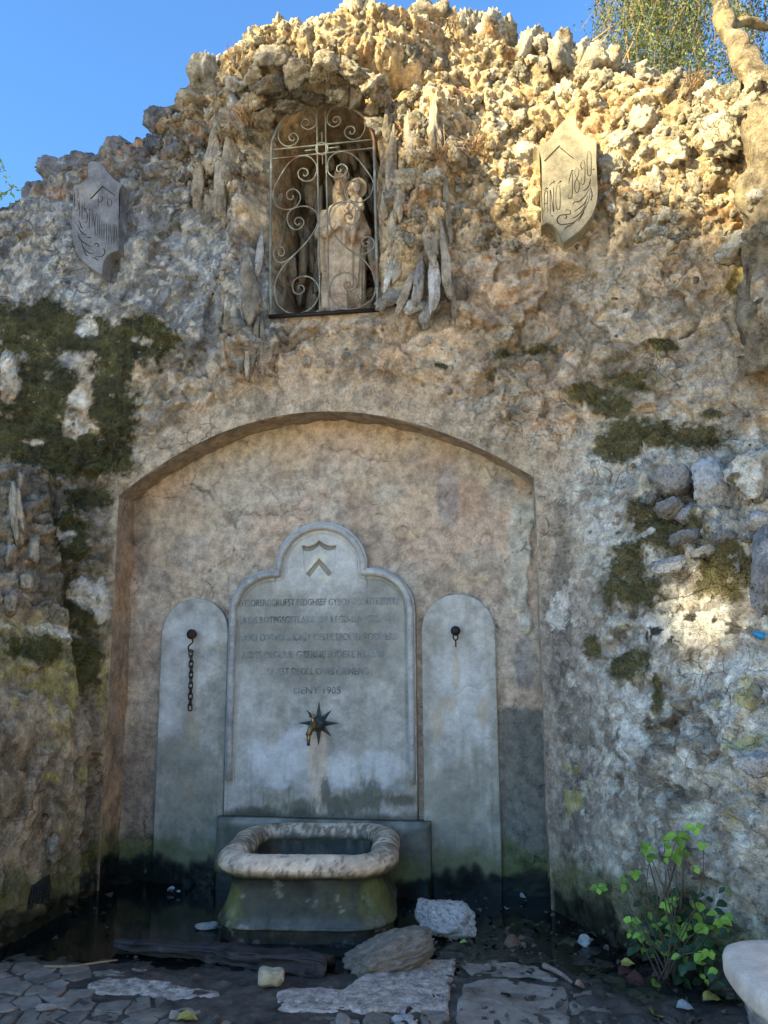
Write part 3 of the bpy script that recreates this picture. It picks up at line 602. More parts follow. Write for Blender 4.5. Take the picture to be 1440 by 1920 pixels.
# scattered rubble in the upper wall: dart throwing, big ones as parts, small ones joined
pts = []; small = []
def dens(px_, py_, z):
    zr = np.interp(px_, [0, 330, 520, 720, 800, 900, 1440], [5.2, 5.0, 4.9, 4.6, 4.25, 4.2, 4.05])
    return z > zr
tries = 0; BIG = 300-NST[0]-16
while len(pts) < BIG and tries < 9000:
    tries += 1
    u_ = RNG.uniform(-2.3, 2.95); z_ = RNG.uniform(3.9, ztop(u_)-.02)
    b_ = S(np.array([u_]), np.array([z_]))[0]; a1, c1 = pix(b_[None]); a1 = a1[0]; c1 = c1[0]
    if not dens(a1, c1, z_) or a1 < -20 or a1 > 1455 or recess(b_[0], z_) > -.07: continue
    if (995 < a1 < 1135 and 205 < c1 < 465) or (125 < a1 < 240 and 290 < c1 < 520): continue
    r_ = .028+.075*RNG.rand()**2.4+(.055+.03*RNG.rand() if RNG.rand() < .12 else 0)
    if any((b_[0]-q[0])**2+(z_-q[1])**2 < ((r_+q[2])*.74)**2 for q in pts): continue
    pts.append((b_[0], z_, r_)); pos = wp(u_, z_, -r_*.28)
    stone('tufa' if a1 > 330 else 'greyd', pos, r_)
lowp = []
for s in range(6):
    me = stone_mesh('pebble', M['tufa'], 80+s, sub=3, rough=.24, fine=.1)
    lowp.append((np.array([v.co[:] for v in me.vertices]), np.array([p.vertices[:] for p in me.polygons])))
def rubble_mesh(name, mat, n, test, rng, parent=WALL):
    Vs = []; Fs = []; off = 0; U = RNG.uniform(-2.4, 2.95, n*6); Z = RNG.uniform(.6, 6.2, n*6); ok = Z < ztop(U)-.02
    U = U[ok]; Z = Z[ok]; B = S(U, Z); a, c = pix(B); t = test(a, c, B, Z); U = U[t][:n]; Z = Z[t][:n]
    P, *_, Nn, rb = wallpatch(U[None], Z[None]); P = P[0]; Nn = Nn[0]
    for i in range(len(U)):
        V, F = lowp[RNG.randint(6)]; r_ = rng[0]+(rng[1]-rng[0])*RNG.rand()**2
        Rm = np.array(Euler((RNG.rand()*6, RNG.rand()*6, RNG.rand()*6)).to_matrix())
        Vs.append((V*np.array([1, .8+.4*RNG.rand(), .7+.5*RNG.rand()])*r_)@Rm.T+P[i]-Nn[i]*r_*.45); Fs.append(F+off); off += len(V)
    tag(link(name, fmesh(name, np.concatenate(Vs), np.concatenate(Fs)), mat, parent), kind='stuff')
rubble_mesh('small_rubble', M['tufa'], 1500, lambda a, c, B, z: (z > np.interp(a, [0, 330, 520, 720, 800, 900, 1440], [5.2, 4.95, 4.7, 4.2, 4.15, 4.15, 4.0])) & (a > 300) & (a < 1450) & (recess(B[:, 0], z) < -.03) & ~((a > 995) & (a < 1135) & (c > 205) & (c < 465)), (.014, .042))
rubble_mesh('embedded_chips', M['slate'], 420, lambda a, c, B, z: (a > 420) & (a < 1000) & (c > 600) & (c < 745) & ((c < 690) | (a > 640)) & ~((a > 520) & (a < 700) & (c < 650)) & (z-zarch(np.clip(B[:, 0], -1.4, 1.45)) > .26), (.012, .038))
rubble_mesh('grey_chips', M['slate'], 260, lambda a, c, B, z: ((a < 420) & (c > 330) & (c < 800)) | ((a > 1000) & (c > 520) & (c < 1000)) | ((a > 1230) & (c > 860) & (c < 1130)), (.008, .026))
# rocky inside of the statue niche
Vs = []; Fs = []; off = 0
for i in range(120):
    V, F = lowp[RNG.randint(6)]; a = RNG.uniform(-1, 1); z_ = RNG.uniform(3.85, 5.45)
    if RNG.rand() < .35: x_ = NXC+np.sign(a)*RNG.uniform(.33, .42); y_ = RNG.uniform(-.15, .35)
    else: x_ = NXC+a*.38; y_ = RNG.uniform(.25, .42)
    sc = np.array([.035, .04, .10+.08*RNG.rand()])*RNG.uniform(.6, 1.3)
    if recess(x_, z_-.05) < -.05: continue
    Rm = np.array(Euler((RNG.uniform(-.2, .2), RNG.uniform(-.25, .25), RNG.rand()*6)).to_matrix())
    Vs.append((V*sc)@Rm.T+np.array([x_, y_, z_])); Fs.append(F+off); off += len(V)
tag(link('niche_rubble', fmesh('niche_rubble', np.concatenate(Vs), np.concatenate(Fs)), M['slate'], WALL), kind='stuff')

# ------------------------------------------------------------ marble slabs
def sdpoly(x, z, poly):
    """signed distance to polygon, >0 inside"""
    p = np.asarray(poly, float); n = len(p); d = np.full(x.shape, 1e9); ins = np.zeros(x.shape, bool)
    for i in range(n):
        a = p[i]; b = p[(i+1) % n]; e = b-a; wx = x-a[0]; wz = z-a[1]
        t = np.clip((wx*e[0]+wz*e[1])/(e@e+1e-12), 0, 1); d = np.minimum(d, np.hypot(wx-e[0]*t, wz-e[1]*t))
        c = ((a[1] <= z) & (b[1] > z)) | ((b[1] <= z) & (a[1] > z))
        xi = a[0]+(z-a[1])/(e[1] if abs(e[1]) > 1e-12 else 1e-12)*e[0]
        ins ^= c & (x < xi)
    return np.where(ins, d, -d)
def slab(name, xs, topf, zb, yf, yb, parent, hfun, colf, poly, mat, nrow=300, bev=.008):
    t = np.linspace(0, 1, nrow)[:, None]; X = np.repeat(xs[None], nrow, 0); Z = zb*(1-t)+topf(xs)[None]*t
    x = X.ravel(); z = Z.ravel(); d = sdpoly(x, z, poly).clip(0)
    P = np.stack([x, np.zeros_like(x), z], 1)
    y = yf+bev*(1-np.sqrt(np.clip(1-(1-np.clip(d/bev, 0, 1))**2, 0, 1)))+hfun(x, z, d)+.0016*fbm(P, 9, 4)
    P[:, 1] = y; P = P.reshape(X.shape+(3,)); a = Acc(); c, wt = colf(P.reshape(-1, 3)); c = c.reshape(P.shape); wt = wt.reshape(X.shape)
    a.grid(P, c, wt)
    edge = np.concatenate([P[:, 0], P[-1, 1:], P[::-1, -1][1:]]); ce = np.concatenate([c[:, 0], c[-1, 1:], c[::-1, -1][1:]])
    e2 = edge.copy(); e2[:, 1] = yb; a.grid(np.stack([edge, e2]), np.stack([ce, ce])*.8, np.zeros((2, len(edge))), True)
    return link(name, a.mesh(name), mat, parent)
def marble_col(q, px, py, base):
    c = mix(base, base*1.22, ss(-.2, .5, fbm(q, 2.4, 5, 3., g=.6))); c = mix(c, np.array([.17, .185, .175]), ss(.0, .6, fbm(q, 3.4, 6, 83., g=.7))*.65)
    v = ss(.93, .99, fbm(q+.05*fbm(q, 6, 3, 5.)[:, None], 2.7, 3, 12., ridge=True)); c = mix(c, np.array([.16, .17, .17]), v*.5)
    v = ss(.94, .985, fbm(q+.08*fbm(q, 6, 3, 9.)[:, None], 3.3, 3, 62., ridge=True)); c = mix(c, np.array([.62, .66, .68]), v*.4)
    st = fbm(q*np.array([14, 1, 1.0]), 1., 4, 7.); c = mix(c, np.array([.20, .22, .20]), ss(.05, .5, st)*.35)
    c = c*(1+.16*fbm(q, 22, 4, 5., g=.7)+.10*facet(q, 11., 3.))[:, None]
    return c.clip(.01, 1)
def low_algae(c, q, z0=.34, z1=.12):
    hz = q[:, 2]+.06*fbm(q*np.array([2., 1, 1]), 5, 4, 4.)
    c = mix(c, np.array([.14, .155, .13]), ss(z0+.5, z0, hz)*.5); c = mix(c, np.array([.12, .13, .11]), ss(.1, .9, fbm(q*np.array([1., 1, .12]), 20, 5, 9., g=.7))*ss(1.3, .3, q[:, 2])*.7); c = mix(c, np.array([.08, .10, .045]), ss(z0, z0-.12, hz)*.8); c = mix(c, np.array([.010, .014, .013]), ss(z1+.06, z1, hz))
    return c, ss(.22, .06, hz)*.9
# centre slab (trefoil head)
CZ2, CR = 2.055, .327; HW = .6465; SR = .30
def trefoil(x):
    ax = np.abs(x); r = np.where(ax < CR*.985, CZ2+np.sqrt(np.maximum(0, CR**2-ax**2)), 0)
    shx = HW-SR; s = 1.76+np.where(ax < shx, SR, np.sqrt(np.maximum(0, SR**2-(ax-shx)**2)))
    return np.maximum(r, s)
ang = np.linspace(0, 1, 50); s1 = HW-(1-np.cos(ang*math.pi/2))*0
half = np.concatenate([np.linspace(0, CR*.985, 60), np.linspace(CR*.985+.003, HW-SR, 6), HW-SR+SR*np.sin(np.linspace(.02, math.pi/2, 40))])
xs = np.unique(np.concatenate([-half, half, np.linspace(-HW, HW, 220)]))
poly = [(-HW, .435)]+[(x, float(trefoil(np.array([x]))[0])) for x in xs]+[(HW, .435)]
SHL = [(-.137,2.228),(-.09,2.222),(-.045,2.235),(-.014,2.256),(.02,2.235),(.06,2.220),(.107,2.222),(.100,2.12),(.093,2.04),(.05,1.985),(-.014,1.937),(-.075,1.985),(-.118,2.04),(-.128,2.12)]
CHV = [(-.108,2.03),(-.016,2.135),(.077,2.03),(.05,2.005),(-.016,2.085),(-.08,2.005)]
BND = [(-.140,2.226),(-.09,2.214),(-.045,2.230),(-.016,2.258),(.015,2.232),(.06,2.214),(.110,2.222),(.098,2.192),(.055,2.184),(.02,2.196),(-.016,2.224),(-.05,2.194),(-.09,2.182),(-.128,2.192)]
def hc(x, z, d):
    rim = .016*ss(.062, .050, d)*1.0       # raised outer border, field sunk behind it
    h = .014-np.maximum(ss(.062, .054, d), 0)*.014
    h = h-.009*np.exp(-((d-.074)/.006)**2)-.004*np.exp(-((d-.03)/.02)**2)*ss(.055, .05, d)
    low = ss(.62, .66, z); h = h*low+(1-low)*.003
    s = sdpoly(x, z, SHL); cvv = sdpoly(x, z, CHV)
    return h+.010*ss(-.001, .012, s)+.012*ss(.0, .006, cvv)+.016*ss(0, .006, sdpoly(x, z, BND))
def cc(q):
    px, py = pix(q); b = np.array([.255, .285, .30]); c = marble_col(q, px, py, b)
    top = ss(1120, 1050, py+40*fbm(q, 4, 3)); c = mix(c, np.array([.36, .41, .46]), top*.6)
    c = mix(c, np.array([.16, .18, .175]), ss(-.05, .35, ell(px, py, [(500,1180,70,70),(700,1200,75,110),(600,1230,120,80),(480,1110,40,30),(720,1100,40,40)])+.35*fbm(q, 5, 5, 61.))*.62)
    c = mix(c, np.array([.44, .52, .62]), ss(0, .5, ell(px, py, [(520,1440,70,45),(500,1420,60,40),(560,1400,40,50),(640,1440,60,40),(700,1440,60,40)])+.3*fbm(q, 12, 4, 6.))*.6)
    c = mix(c, np.array([.40, .37, .33]), ss(0, .6, ell(px, py, [(598,1450,24,95),(587,1405,11,45),(606,1400,8,60)])+.25*fbm(q*np.array([3, 1, .5]), 9, 4, 2.))*.75)
    c = mix(c, np.array([.50, .54, .44]), ss(0, .4, ell(px, py, [(600,1045,16,14),(608,1085,14,12),(590,1060,12,12)])+.3*fbm(q, 14, 3, 6.))*.4)
    c = mix(c, np.array([.045, .055, .042]), ss(-.15, .55, ell(px, py, [(690,1500,70,28),(640,1510,60,24),(610,1490,14,40),(480,1525,70,18),(560,1515,40,22),(700,1480,30,26),(750,1500,40,14)])-.12+.5*fbm(q*np.array([2., 1, .6]), 13, 6, 6., g=.75))*.8)
    c = mix(c, np.array([.10, .12, .10]), ss(.2, .9, fbm(q*np.array([1., 1, .10]), 22, 5, 46., g=.7))*ss(1.0, .5, q[:, 2])*.7)
    bd_ = np.maximum(sdpoly(q[:, 0], q[:, 2], BND), sdpoly(q[:, 0], q[:, 2], CHV)); c = mix(c, np.array([.12, .12, .09]), ss(-.002, .006, bd_)*.8)  # recess shade of the emblem's top band and chevron, painted dark
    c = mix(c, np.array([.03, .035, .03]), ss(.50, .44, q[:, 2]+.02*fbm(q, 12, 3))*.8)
    return c, np.full(len(q), .1)
PL = empty('memorial_slab', (0, 0, 0), 'large grey marble slab with a trefoil head, a small carved shield and worn engraved lettering, behind the basin', 'memorial slab')
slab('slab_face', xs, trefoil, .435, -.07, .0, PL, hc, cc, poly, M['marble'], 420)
# half-round bead along the border
off = []
for x in xs:
    pass
def inset(poly, dd):
    p = np.array(poly); n = len(p); res = []
    for i in range(1, n-1):
        t = p[i+1]-p[i-1]; t /= np.linalg.norm(t)+1e-9; nrm = np.array([t[1], -t[0]]); res.append(p[i]+nrm*dd)
    return res
bm = bmesh.new()
ip = [(-HW+.032, z) for z in np.linspace(.66, 1.74, 10)]
ip += [(-(HW-SR)-(SR-.032)*math.cos(a), 1.76+(SR-.032)*math.sin(a)) for a in np.linspace(0, math.pi/2*.98, 14)]
rb_ = CR-.032; a0 = math.asin((1.76+SR-.032-CZ2)/rb_)
lobe = [(-rb_*math.cos(a), CZ2+rb_*math.sin(a)) for a in np.linspace(a0, math.pi-a0, 34)]
ip = [p for p in ip if p[0] < -rb_*math.cos(a0)-.004]
full = ip+lobe+[(-x, z) for x, z in ip[::-1]]
tube(bm, [(x, -.070, z) for x, z in full], .023, 10)
full2 = [(x*(1-.050/max(abs(x), .2)) if abs(x) > .3 else x, z) for x, z in []]
link('border_moulding', bm_mesh('border_moulding', bm, True), base_mat('moulding_marble', (.40, .39, .36), rough=.6, var=.22, nscale=14, bump=.3, bscale=(30, 200), dist=.005, tint=[(3., (.17, .19, .19), .5, .7)]), PL)
def text(name, s, x, z, y, h, width, mat, parent, shear=0.0, rot=0.0, ext=.0008):
    cu_ = bpy.data.curves.new(name, 'FONT'); cu_.body = s; cu_.size = h/.7; cu_.extrude = ext; cu_.align_x = 'CENTER'; cu_.shear = shear; cu_.resolution_u = 3
    o = bpy.data.objects.new(name, cu_); COL.objects.link(o); bpy.context.view_layer.update()
    me = bpy.data.meshes.new_from_object(o.evaluated_get(bpy.context.evaluated_depsgraph_get())); bpy.data.objects.remove(o)
    V = np.array([v.co[:] for v in me.vertices]); w0 = V[:, 0].max()-V[:, 0].min(); cx0 = (V[:, 0].max()+V[:, 0].min())/2
    sx = width/w0 if width else 1
    for v in me.vertices:
        a = (v.co.x-cx0)*sx; b_ = v.co.y; zz_ = v.co.z
        v.co = (x+a*math.cos(rot)-b_*math.sin(rot), y-zz_, z+a*math.sin(rot)+b_*math.cos(rot))
    me.materials.clear(); return link(name, me, mat, parent)
for s, z, w_, x_ in [('EITSORSRCGRUFST FSDGHSEF GYBO,GPCOUTEZDSTE', 1.812, 1.11, -.02), ('LATES ROTPGSGETLATIR SLE 9 EGD-LUALSTOSTGI', 1.695, 1.08, -.03), ('DUGI OSGTOSTIOPST CESTS,TPOUTRTOSSVERE', 1.577, 1.08, -.02),
                    ('LESTS DEGLIUE GZERNE SUDETE ILUANT', 1.462, .98, -.05), ('QUEST DEOLL OGESTHENENG', 1.350, .70, -.02), ('DENY 1905', 1.226, .32, -.02)]:
    text('inscription_line', s, x_, z, -.0588, .046, w_, M['cutm'], PL)
# side slabs
def side(xc, seed, name, label, dk):
    hw = .243; zt = 1.872
    tp = lambda x: zt-hw+np.sqrt(np.maximum(0, hw**2-(x-xc)**2))
    xs = xc+hw*np.sin(np.linspace(-math.pi/2, math.pi/2, 90)); pl = [(xc-hw, -.1)]+[(x, float(tp(np.array([x]))[0])) for x in xs]+[(xc+hw, -.1)]
    def cf(q):
        px, py = pix(q); c = marble_col(q+seed, px, py, np.array([.27, .30, .315]))
        c = mix(c, np.array([.42, .485, .55]), ss(0, .5, ell(px, py, [(870,1300,60,110),(895,1370,30,40),(365,1180,60,50),(320,1300,30,100)])+.3*fbm(q, 5, 4, 6.))*.5)
        c = mix(c, np.array([.30, .265, .19]), ss(0, .5, ell(px, py, [(855,1260,10,60),(840,1320,24,22),(905,1340,14,40),(820,1350,16,40),(362,1370,14,40),(355,1480,16,26)])+.3*fbm(q, 9, 4, 3.))*.5)
        c = mix(c, np.array([.17, .19, .18]), ss(.0, .5, ell(px, py, [(360,1480,60,120),(860,1540,70,140),(800,1450,20,80)])+.35*fbm(q, 6, 5, 2.))*.6)
        return low_algae(c, q)
    r = empty(name, (0, 0, 0), label, 'marble slab', 'narrow arched marble slabs flanking the memorial')
    def hf(x, z, d):
        h = 0
        if dk:
            zc = 1.24+.24*(x-xc)+.02*np.sin(x*40); h = .006*np.exp(-((z-zc)/.004)**2)*ss(xc-.1, xc, x)
        return h+.0025*np.clip(fbm(np.stack([x, x*0, z], 1), 16, 4, seed), -.2, 1)
    slab('slab_face', xs, tp, -.1, -.04, .0, r, hf, cf, pl, M['marble'], 300); return r
side(-.90, 3., 'arched_slab', 'narrow arched grey marble slab left of the trefoil memorial, with an iron chain hanging on it', False)
side(.925, 9., 'arched_slab', 'narrow arched grey marble slab right of the trefoil memorial, with a diagonal crack and rust stains', True)

# ------------------------------------------------------------ chain, hook
CH = empty('hanging_chain', (-.90, -.04, 1.60), 'short rusty iron chain hanging from a knob on the left arched slab', 'chain')
bm = bmesh.new(); Mx = Matrix.Rotation(R(90), 4, 'X')
lathe(bm, [(.014, 0), (.016, .03), (.032, .035), (.036, .055), (.026, .075), (.008, .08)], Mx @ Matrix.Translation((0, .025, 0)), 12)
link('knob', bm_mesh('knob', bm, True), M['rust'], CH)
bm = bmesh.new(); tube(bm, catmull([(0, -.07, .02), (.012, -.07, 0), (.016, -.07, -.03), (-.012, -.065, -.055), (-.014, -.06, -.08), (.010, -.055, -.10), (.014, -.05, -.085)], 6), .0055, 6)
link('hook', bm_mesh('hook', bm, True), M['rust'], CH)
bm = bmesh.new(); ringp = [(.0125*math.cos(a)*1.0, 0, .0125*math.sin(a)+(.012 if math.sin(a) > 0 else -.012)) for a in np.linspace(0, 2*math.pi, 17)[:-1]]
tube(bm, ringp, .0048, 6, True); lm = bm_mesh('link', bm, True); lm.materials.append(M['rust'])
for k in range(11):
    o = link('link', lm, None, CH); o.location = (0, -.035+.012*math.exp(-k*.3)*0-.02*math.exp(-k*.6), -.105-.036*k); o.rotation_euler = (0, RNG.uniform(-.1, .1), (k % 2)*1.35+RNG.uniform(.0, .3))
HK = empty('wall_hook', (.913, -.04, 1.60), 'black iron knob with a short hanging eye on the right arched slab', 'hook')
bm = bmesh.new(); lathe(bm, [(.012, 0), (.014, .03), (.030, .034), (.033, .055), (.022, .072), (.006, .076)], Mx @ Matrix.Translation((0, .03, 0)), 12)
link('knob', bm_mesh('knob', bm, True), M['dark'], HK)
bm = bmesh.new(); tube(bm, [(.016*math.cos(a), -.06, .020*math.sin(a)-.01) for a in np.linspace(0, 2*math.pi, 15)[:-1]], .005, 6, True); tube(bm, [(0, -.06, -.03), (.0, -.055, -.075)], .005, 6)
link('eye', bm_mesh('eye', bm, True), M['dark'], HK)

# ------------------------------------------------------------ star tap
TP = empty('wall_tap', (-.007, -.056, 1.035), 'brass tap on a dark eight-pointed star plate in the middle of the memorial slab', 'tap')
bm = bmesh.new(); cen = bm.verts.new((0, -.022, 0)); ring = []
for k in range(16):
    a = math.pi/2+k*math.pi/8; r_ = .142 if k % 2 == 0 else .045
    if k % 4 == 2: r_ = .122
    ring.append((bm.verts.new((r_*math.cos(a), -.003, r_*math.sin(a))), bm.verts.new((r_*math.cos(a), .004, r_*math.sin(a)))))
for k in range(16):
    a, b_ = ring[k], ring[(k+1) % 16]; bm.faces.new((cen, a[0], b_[0])); bm.faces.new((a[0], a[1], b_[1], b_[0]))
bmesh.ops.recalc_face_normals(bm, faces=bm.faces)
link('star_plate', bm_mesh('star_plate', bm), M['star'], TP)
bm = bmesh.new(); lathe(bm, [(.050, 0), (.052, .02), (.046, .026), (.046, .034), (.038, .04), (.034, .055), (.024, .06)], Mx @ Matrix.Translation((0, 0, .012)), 20)
link('flange', bm_mesh('flange', bm, True), M['star'], TP)
bm = bmesh.new(); tube(bm, catmull([(0, -.06, 0), (-.006, -.10, 0), (-.012, -.14, -.004), (-.018, -.17, -.025), (-.022, -.178, -.06), (-.024, -.178, -.09)], 5), [.017]*6+[.02]*4+[.016]*9+[.013]*7, 10)
lathe(bm, [(.020, -.05), (.021, -.035), (.017, -.03)], Matrix.Translation((-.022, -.178, -.01)), 10)
link('spout', bm_mesh('spout', bm, True), M['brass'], TP)
bm = bmesh.new(); tube(bm, [(-.01, -.12, 0), (-.012, -.122, .05)], .010, 8); tube(bm, [(-.034, -.118, .052), (.012, -.126, .052)], .008, 8); bmesh.ops.create_uvsphere(bm, u_segments=10, v_segments=6, radius=.012, matrix=Matrix.Translation((-.012, -.122, .062)))
link('handle', bm_mesh('handle', bm, True), M['brass'], TP)
bm = bmesh.new(); tube(bm, [(-.024, -.178, -.085), (-.024, -.178, -.125)], .011, 10); link('nozzle', bm_mesh('nozzle', bm, True), M['star'], TP)

# ------------------------------------------------------------ basin
BM_ = Matrix.Translation((.025, -.06, 0)) @ Matrix.Rotation(R(7.0), 4, 'Z')
def stonecol(q, rimc):
    c = mix(np.array([.42, .35, .26]), np.array([.56, .48, .37]), ss(-.3, .3, fbm(q, 5, 5, 3.)))
    c = mix(c, np.array([.06, .055, .045]), ss(.62, .74, fbm(q*np.array([1.4, 1, 1.0]), 30, 5, 6., g=.75))*.85)
    c = mix(c, np.array([.20, .17, .12]), ss(.0, .7, fbm(q, 9, 5, 16., g=.7))*.55)
    return c
def rrect(hw, y0, y1, r, n=10):
    out = []
    for cx_, cy_, a0 in [(hw-r, y1-r, 0), (-hw+r, y1-r, 90), (-hw+r, y0+r, 180), (hw-r, y0+r, 270)]:
        for k in range(n+1): a = R(a0+90*k/n); out.append((cx_+r*math.cos(a), cy_+r*math.sin(a)))
    return np.array(out)
def resamp(p, n):
    p = np.concatenate([p, p[:1]]); d = np.concatenate([[0], np.cumsum(np.hypot(*np.diff(p, axis=0).T))]); t = np.linspace(0, d[-1], n+1)[:-1]
    return np.stack([np.interp(t, d, p[:, 0]), np.interp(t, d, p[:, 1])], 1)
NS = 240
pl = resamp(rrect(.425, -.92, -.10, .20, 12), NS); tn = np.roll(pl, -1, 0)-np.roll(pl, 1, 0); tn /= np.linalg.norm(tn, axis=1, keepdims=True); nrm = np.stack([tn[:, 1], -tn[:, 0]], 1)
BS = empty('fountain_basin', (0, 0, 0), 'worn stone fountain basin with a thick rounded rim on a flared mossy pedestal', 'basin')
def tow(P): 
    sh = P.shape; q = P.reshape(-1, 3)@np.array(BM_.to_3x3()).T+np.array(BM_.translation); return q.reshape(sh)
K = 30; P = np.zeros((K+1, NS+1, 3))
for k in range(K+1):
    a = 2*math.pi*k/K; ra = .082*math.cos(a); rz_ = .062*math.sin(a)
    ring = pl+nrm*ra; P[k, :NS, :2] = ring; P[k, NS, :2] = ring[0]; P[k, :, 2] = .365+rz_
P = tow(P); q = P.reshape(-1, 3); cenl = np.repeat(np.stack([np.append(pl[:, 0], pl[0, 0]), np.append(pl[:, 1], pl[0, 1]), np.full(NS+1, .365)], 1)[None], K+1, 0); cenl = tow(cenl).reshape(-1, 3)
d = q-cenl; d /= np.linalg.norm(d, axis=1, keepdims=True); q = q+d*(.0022*fbm(q, 5, 3)+.0018*fbm(q, 28, 4)+.003*np.minimum(0, facet(q, 9., 5.)))[:, None]
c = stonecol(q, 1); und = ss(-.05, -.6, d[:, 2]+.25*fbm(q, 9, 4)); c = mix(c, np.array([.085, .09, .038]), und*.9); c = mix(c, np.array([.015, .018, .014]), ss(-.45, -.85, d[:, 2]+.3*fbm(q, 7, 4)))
ka = np.repeat(np.arange(K+1), NS+1)*2*math.pi/K; si = np.tile(np.arange(NS+1), K+1)*1.0
sq = np.stack([si*.55, np.cos(ka)*.9, np.sin(ka)*.9], 1); sn = fbm(sq, 1., 4, 31., g=.75); sq2 = np.stack([si*.22, np.cos(ka)*3, np.sin(ka)*3], 1); sn2 = fbm(sq2, 1., 5, 61., g=.8)
outer = np.clip((d[:, :2]*np.tile(nrm[np.append(np.arange(NS), 0)], (K+1, 1))).sum(1), -1, 1)
c = mix(c, np.array([.055, .048, .036]), ss(.10, .55, sn+.35*ss(.2, .9, np.abs(outer))-.55*ss(-.5, .2, d[:, 2])*(cenl[:, 1] < -.75))*.75)
c = mix(c, np.array([.10, .075, .045]), ss(.45, .8, sn2)*.7)
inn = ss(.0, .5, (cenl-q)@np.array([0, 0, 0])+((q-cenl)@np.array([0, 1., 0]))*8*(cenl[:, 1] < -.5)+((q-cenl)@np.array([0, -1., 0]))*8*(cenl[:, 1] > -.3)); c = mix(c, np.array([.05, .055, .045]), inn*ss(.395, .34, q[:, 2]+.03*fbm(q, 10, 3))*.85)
sidem = ss(.30, .42, np.abs(cenl[:, 0]-.1)); c = mix(c, np.array([.07, .06, .05]), sidem*ss(.0, .6, fbm(q*np.array([1, 1, 1]), 22, 6, 2., g=.8))*.8)
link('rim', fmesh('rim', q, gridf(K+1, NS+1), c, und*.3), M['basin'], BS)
# pedestal
prof = [(-.03, -.05, .03), (.0, .045, -.02), (.0, .085, -.02), (-.025, .14, -.06), (-.055, .20, -.09), (-.07, .26, -.11), (-.068, .31, -.11), (-.06, .345, -.10)]
prof = [(-.02, -.06), (-.02, .03), (-.018, .060), (-.006, .068), (-.022, .11), (-.045, .17), (-.058, .23), (-.06, .30), (-.04, .345)]
pr = catmull([(a, 0, b_) for a, b_ in prof], 7); P = np.zeros((len(pr), NS+1, 3)); pb = resamp(rrect(.50, -.985, -.05, .24, 12), NS); tb = np.roll(pb, -1, 0)-np.roll(pb, 1, 0); tb /= np.linalg.norm(tb, axis=1, keepdims=True); nb = np.stack([tb[:, 1], -tb[:, 0]], 1)
for k, (o_, _z, z_) in enumerate(pr):
    ring = pb+nb*o_*1.25; P[k, :NS, :2] = ring; P[k, NS, :2] = ring[0]; P[k, :, 2] = z_
P = tow(P); q = P.reshape(-1, 3); q = q+np.stack([fbm(q, 7, 4, 3.), fbm(q, 7, 4, 6.), q[:, 0]*0], 1)*.010
px, py = pix(q); c = mix(np.array([.05, .06, .04]), np.array([.095, .105, .08]), ss(-.2, .4, fbm(q, 5, 5, 3.)))
c = mix(c, np.array([.15, .185, .055]), ss(.0, .5, ell(px, py, [(435,1700,22,60),(700,1690,40,60),(420,1740,30,30)])+.35*fbm(q*np.array([2, 2, 1]), 5, 4, 2.))*.85)
c = mix(c, np.array([.10, .115, .04]), ss(.1, .5, fbm(q*np.array([1.6, 1.6, .8]), 7, 5, 8., g=.6))*.6)
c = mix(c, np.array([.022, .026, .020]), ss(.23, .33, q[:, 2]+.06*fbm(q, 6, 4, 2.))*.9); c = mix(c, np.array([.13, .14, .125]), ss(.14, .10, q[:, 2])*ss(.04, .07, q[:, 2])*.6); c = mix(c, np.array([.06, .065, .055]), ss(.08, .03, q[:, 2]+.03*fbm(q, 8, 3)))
c = mix(c, np.array([.40, .42, .40]), ss(.45, .52, fbm(q, 11, 4, 92.))*.5)
strk = ss(.1, .7, fbm(q*np.array([1, 1, .12]), 26, 5, 12., g=.7)); c = mix(c*.48, np.array([.016, .020, .014]), strk*.65)
c = mix(c, np.array([.12, .135, .05]), ss(-.1, .7, ell(px, py, [(432,1700,16,60),(706,1688,34,50),(740,1720,20,50)])+.5*fbm(q, 12, 5, 2., g=.75))*.6)
link('pedestal', fmesh('pedestal', q, gridf(len(pr), NS+1), c, ss(.14, .06, q[:, 2])*.8), M['basin'], BS)
# bowl inside + water
P = np.zeros((9, NS+1, 3))
for k in range(8):
    t = k/7; ring = pl-nrm*(.075+.05*t*t); P[k, :NS, :2] = ring; P[k, NS, :2] = ring[0]; P[k, :, 2] = .36-.22*t
P[8, :, :2] = (0, -.5); P[8, :, 2] = .13
q = tow(P).reshape(-1, 3); c = mix(np.array([.035, .04, .033]), np.array([.09, .09, .07]), ss(.0, .4, fbm(q, 12, 5, 2.))*ss(.2, .34, q[:, 2])); link('bowl', fmesh('bowl', q, gridf(9, NS+1, 0, True), c, np.full(len(q), .5)), M['basin'], BS)
P = np.zeros((2, NS+1, 3)); ring = pl-nrm*.09; P[0, :NS, :2] = ring; P[0, NS, :2] = ring[0]; P[1, :, :2] = (0, -.5); P[:, :, 2] = .235
link('basin_water', fmesh('basin_water', tow(P).reshape(-1, 3), gridf(2, NS+1), None, None, False), M['water'], BS)
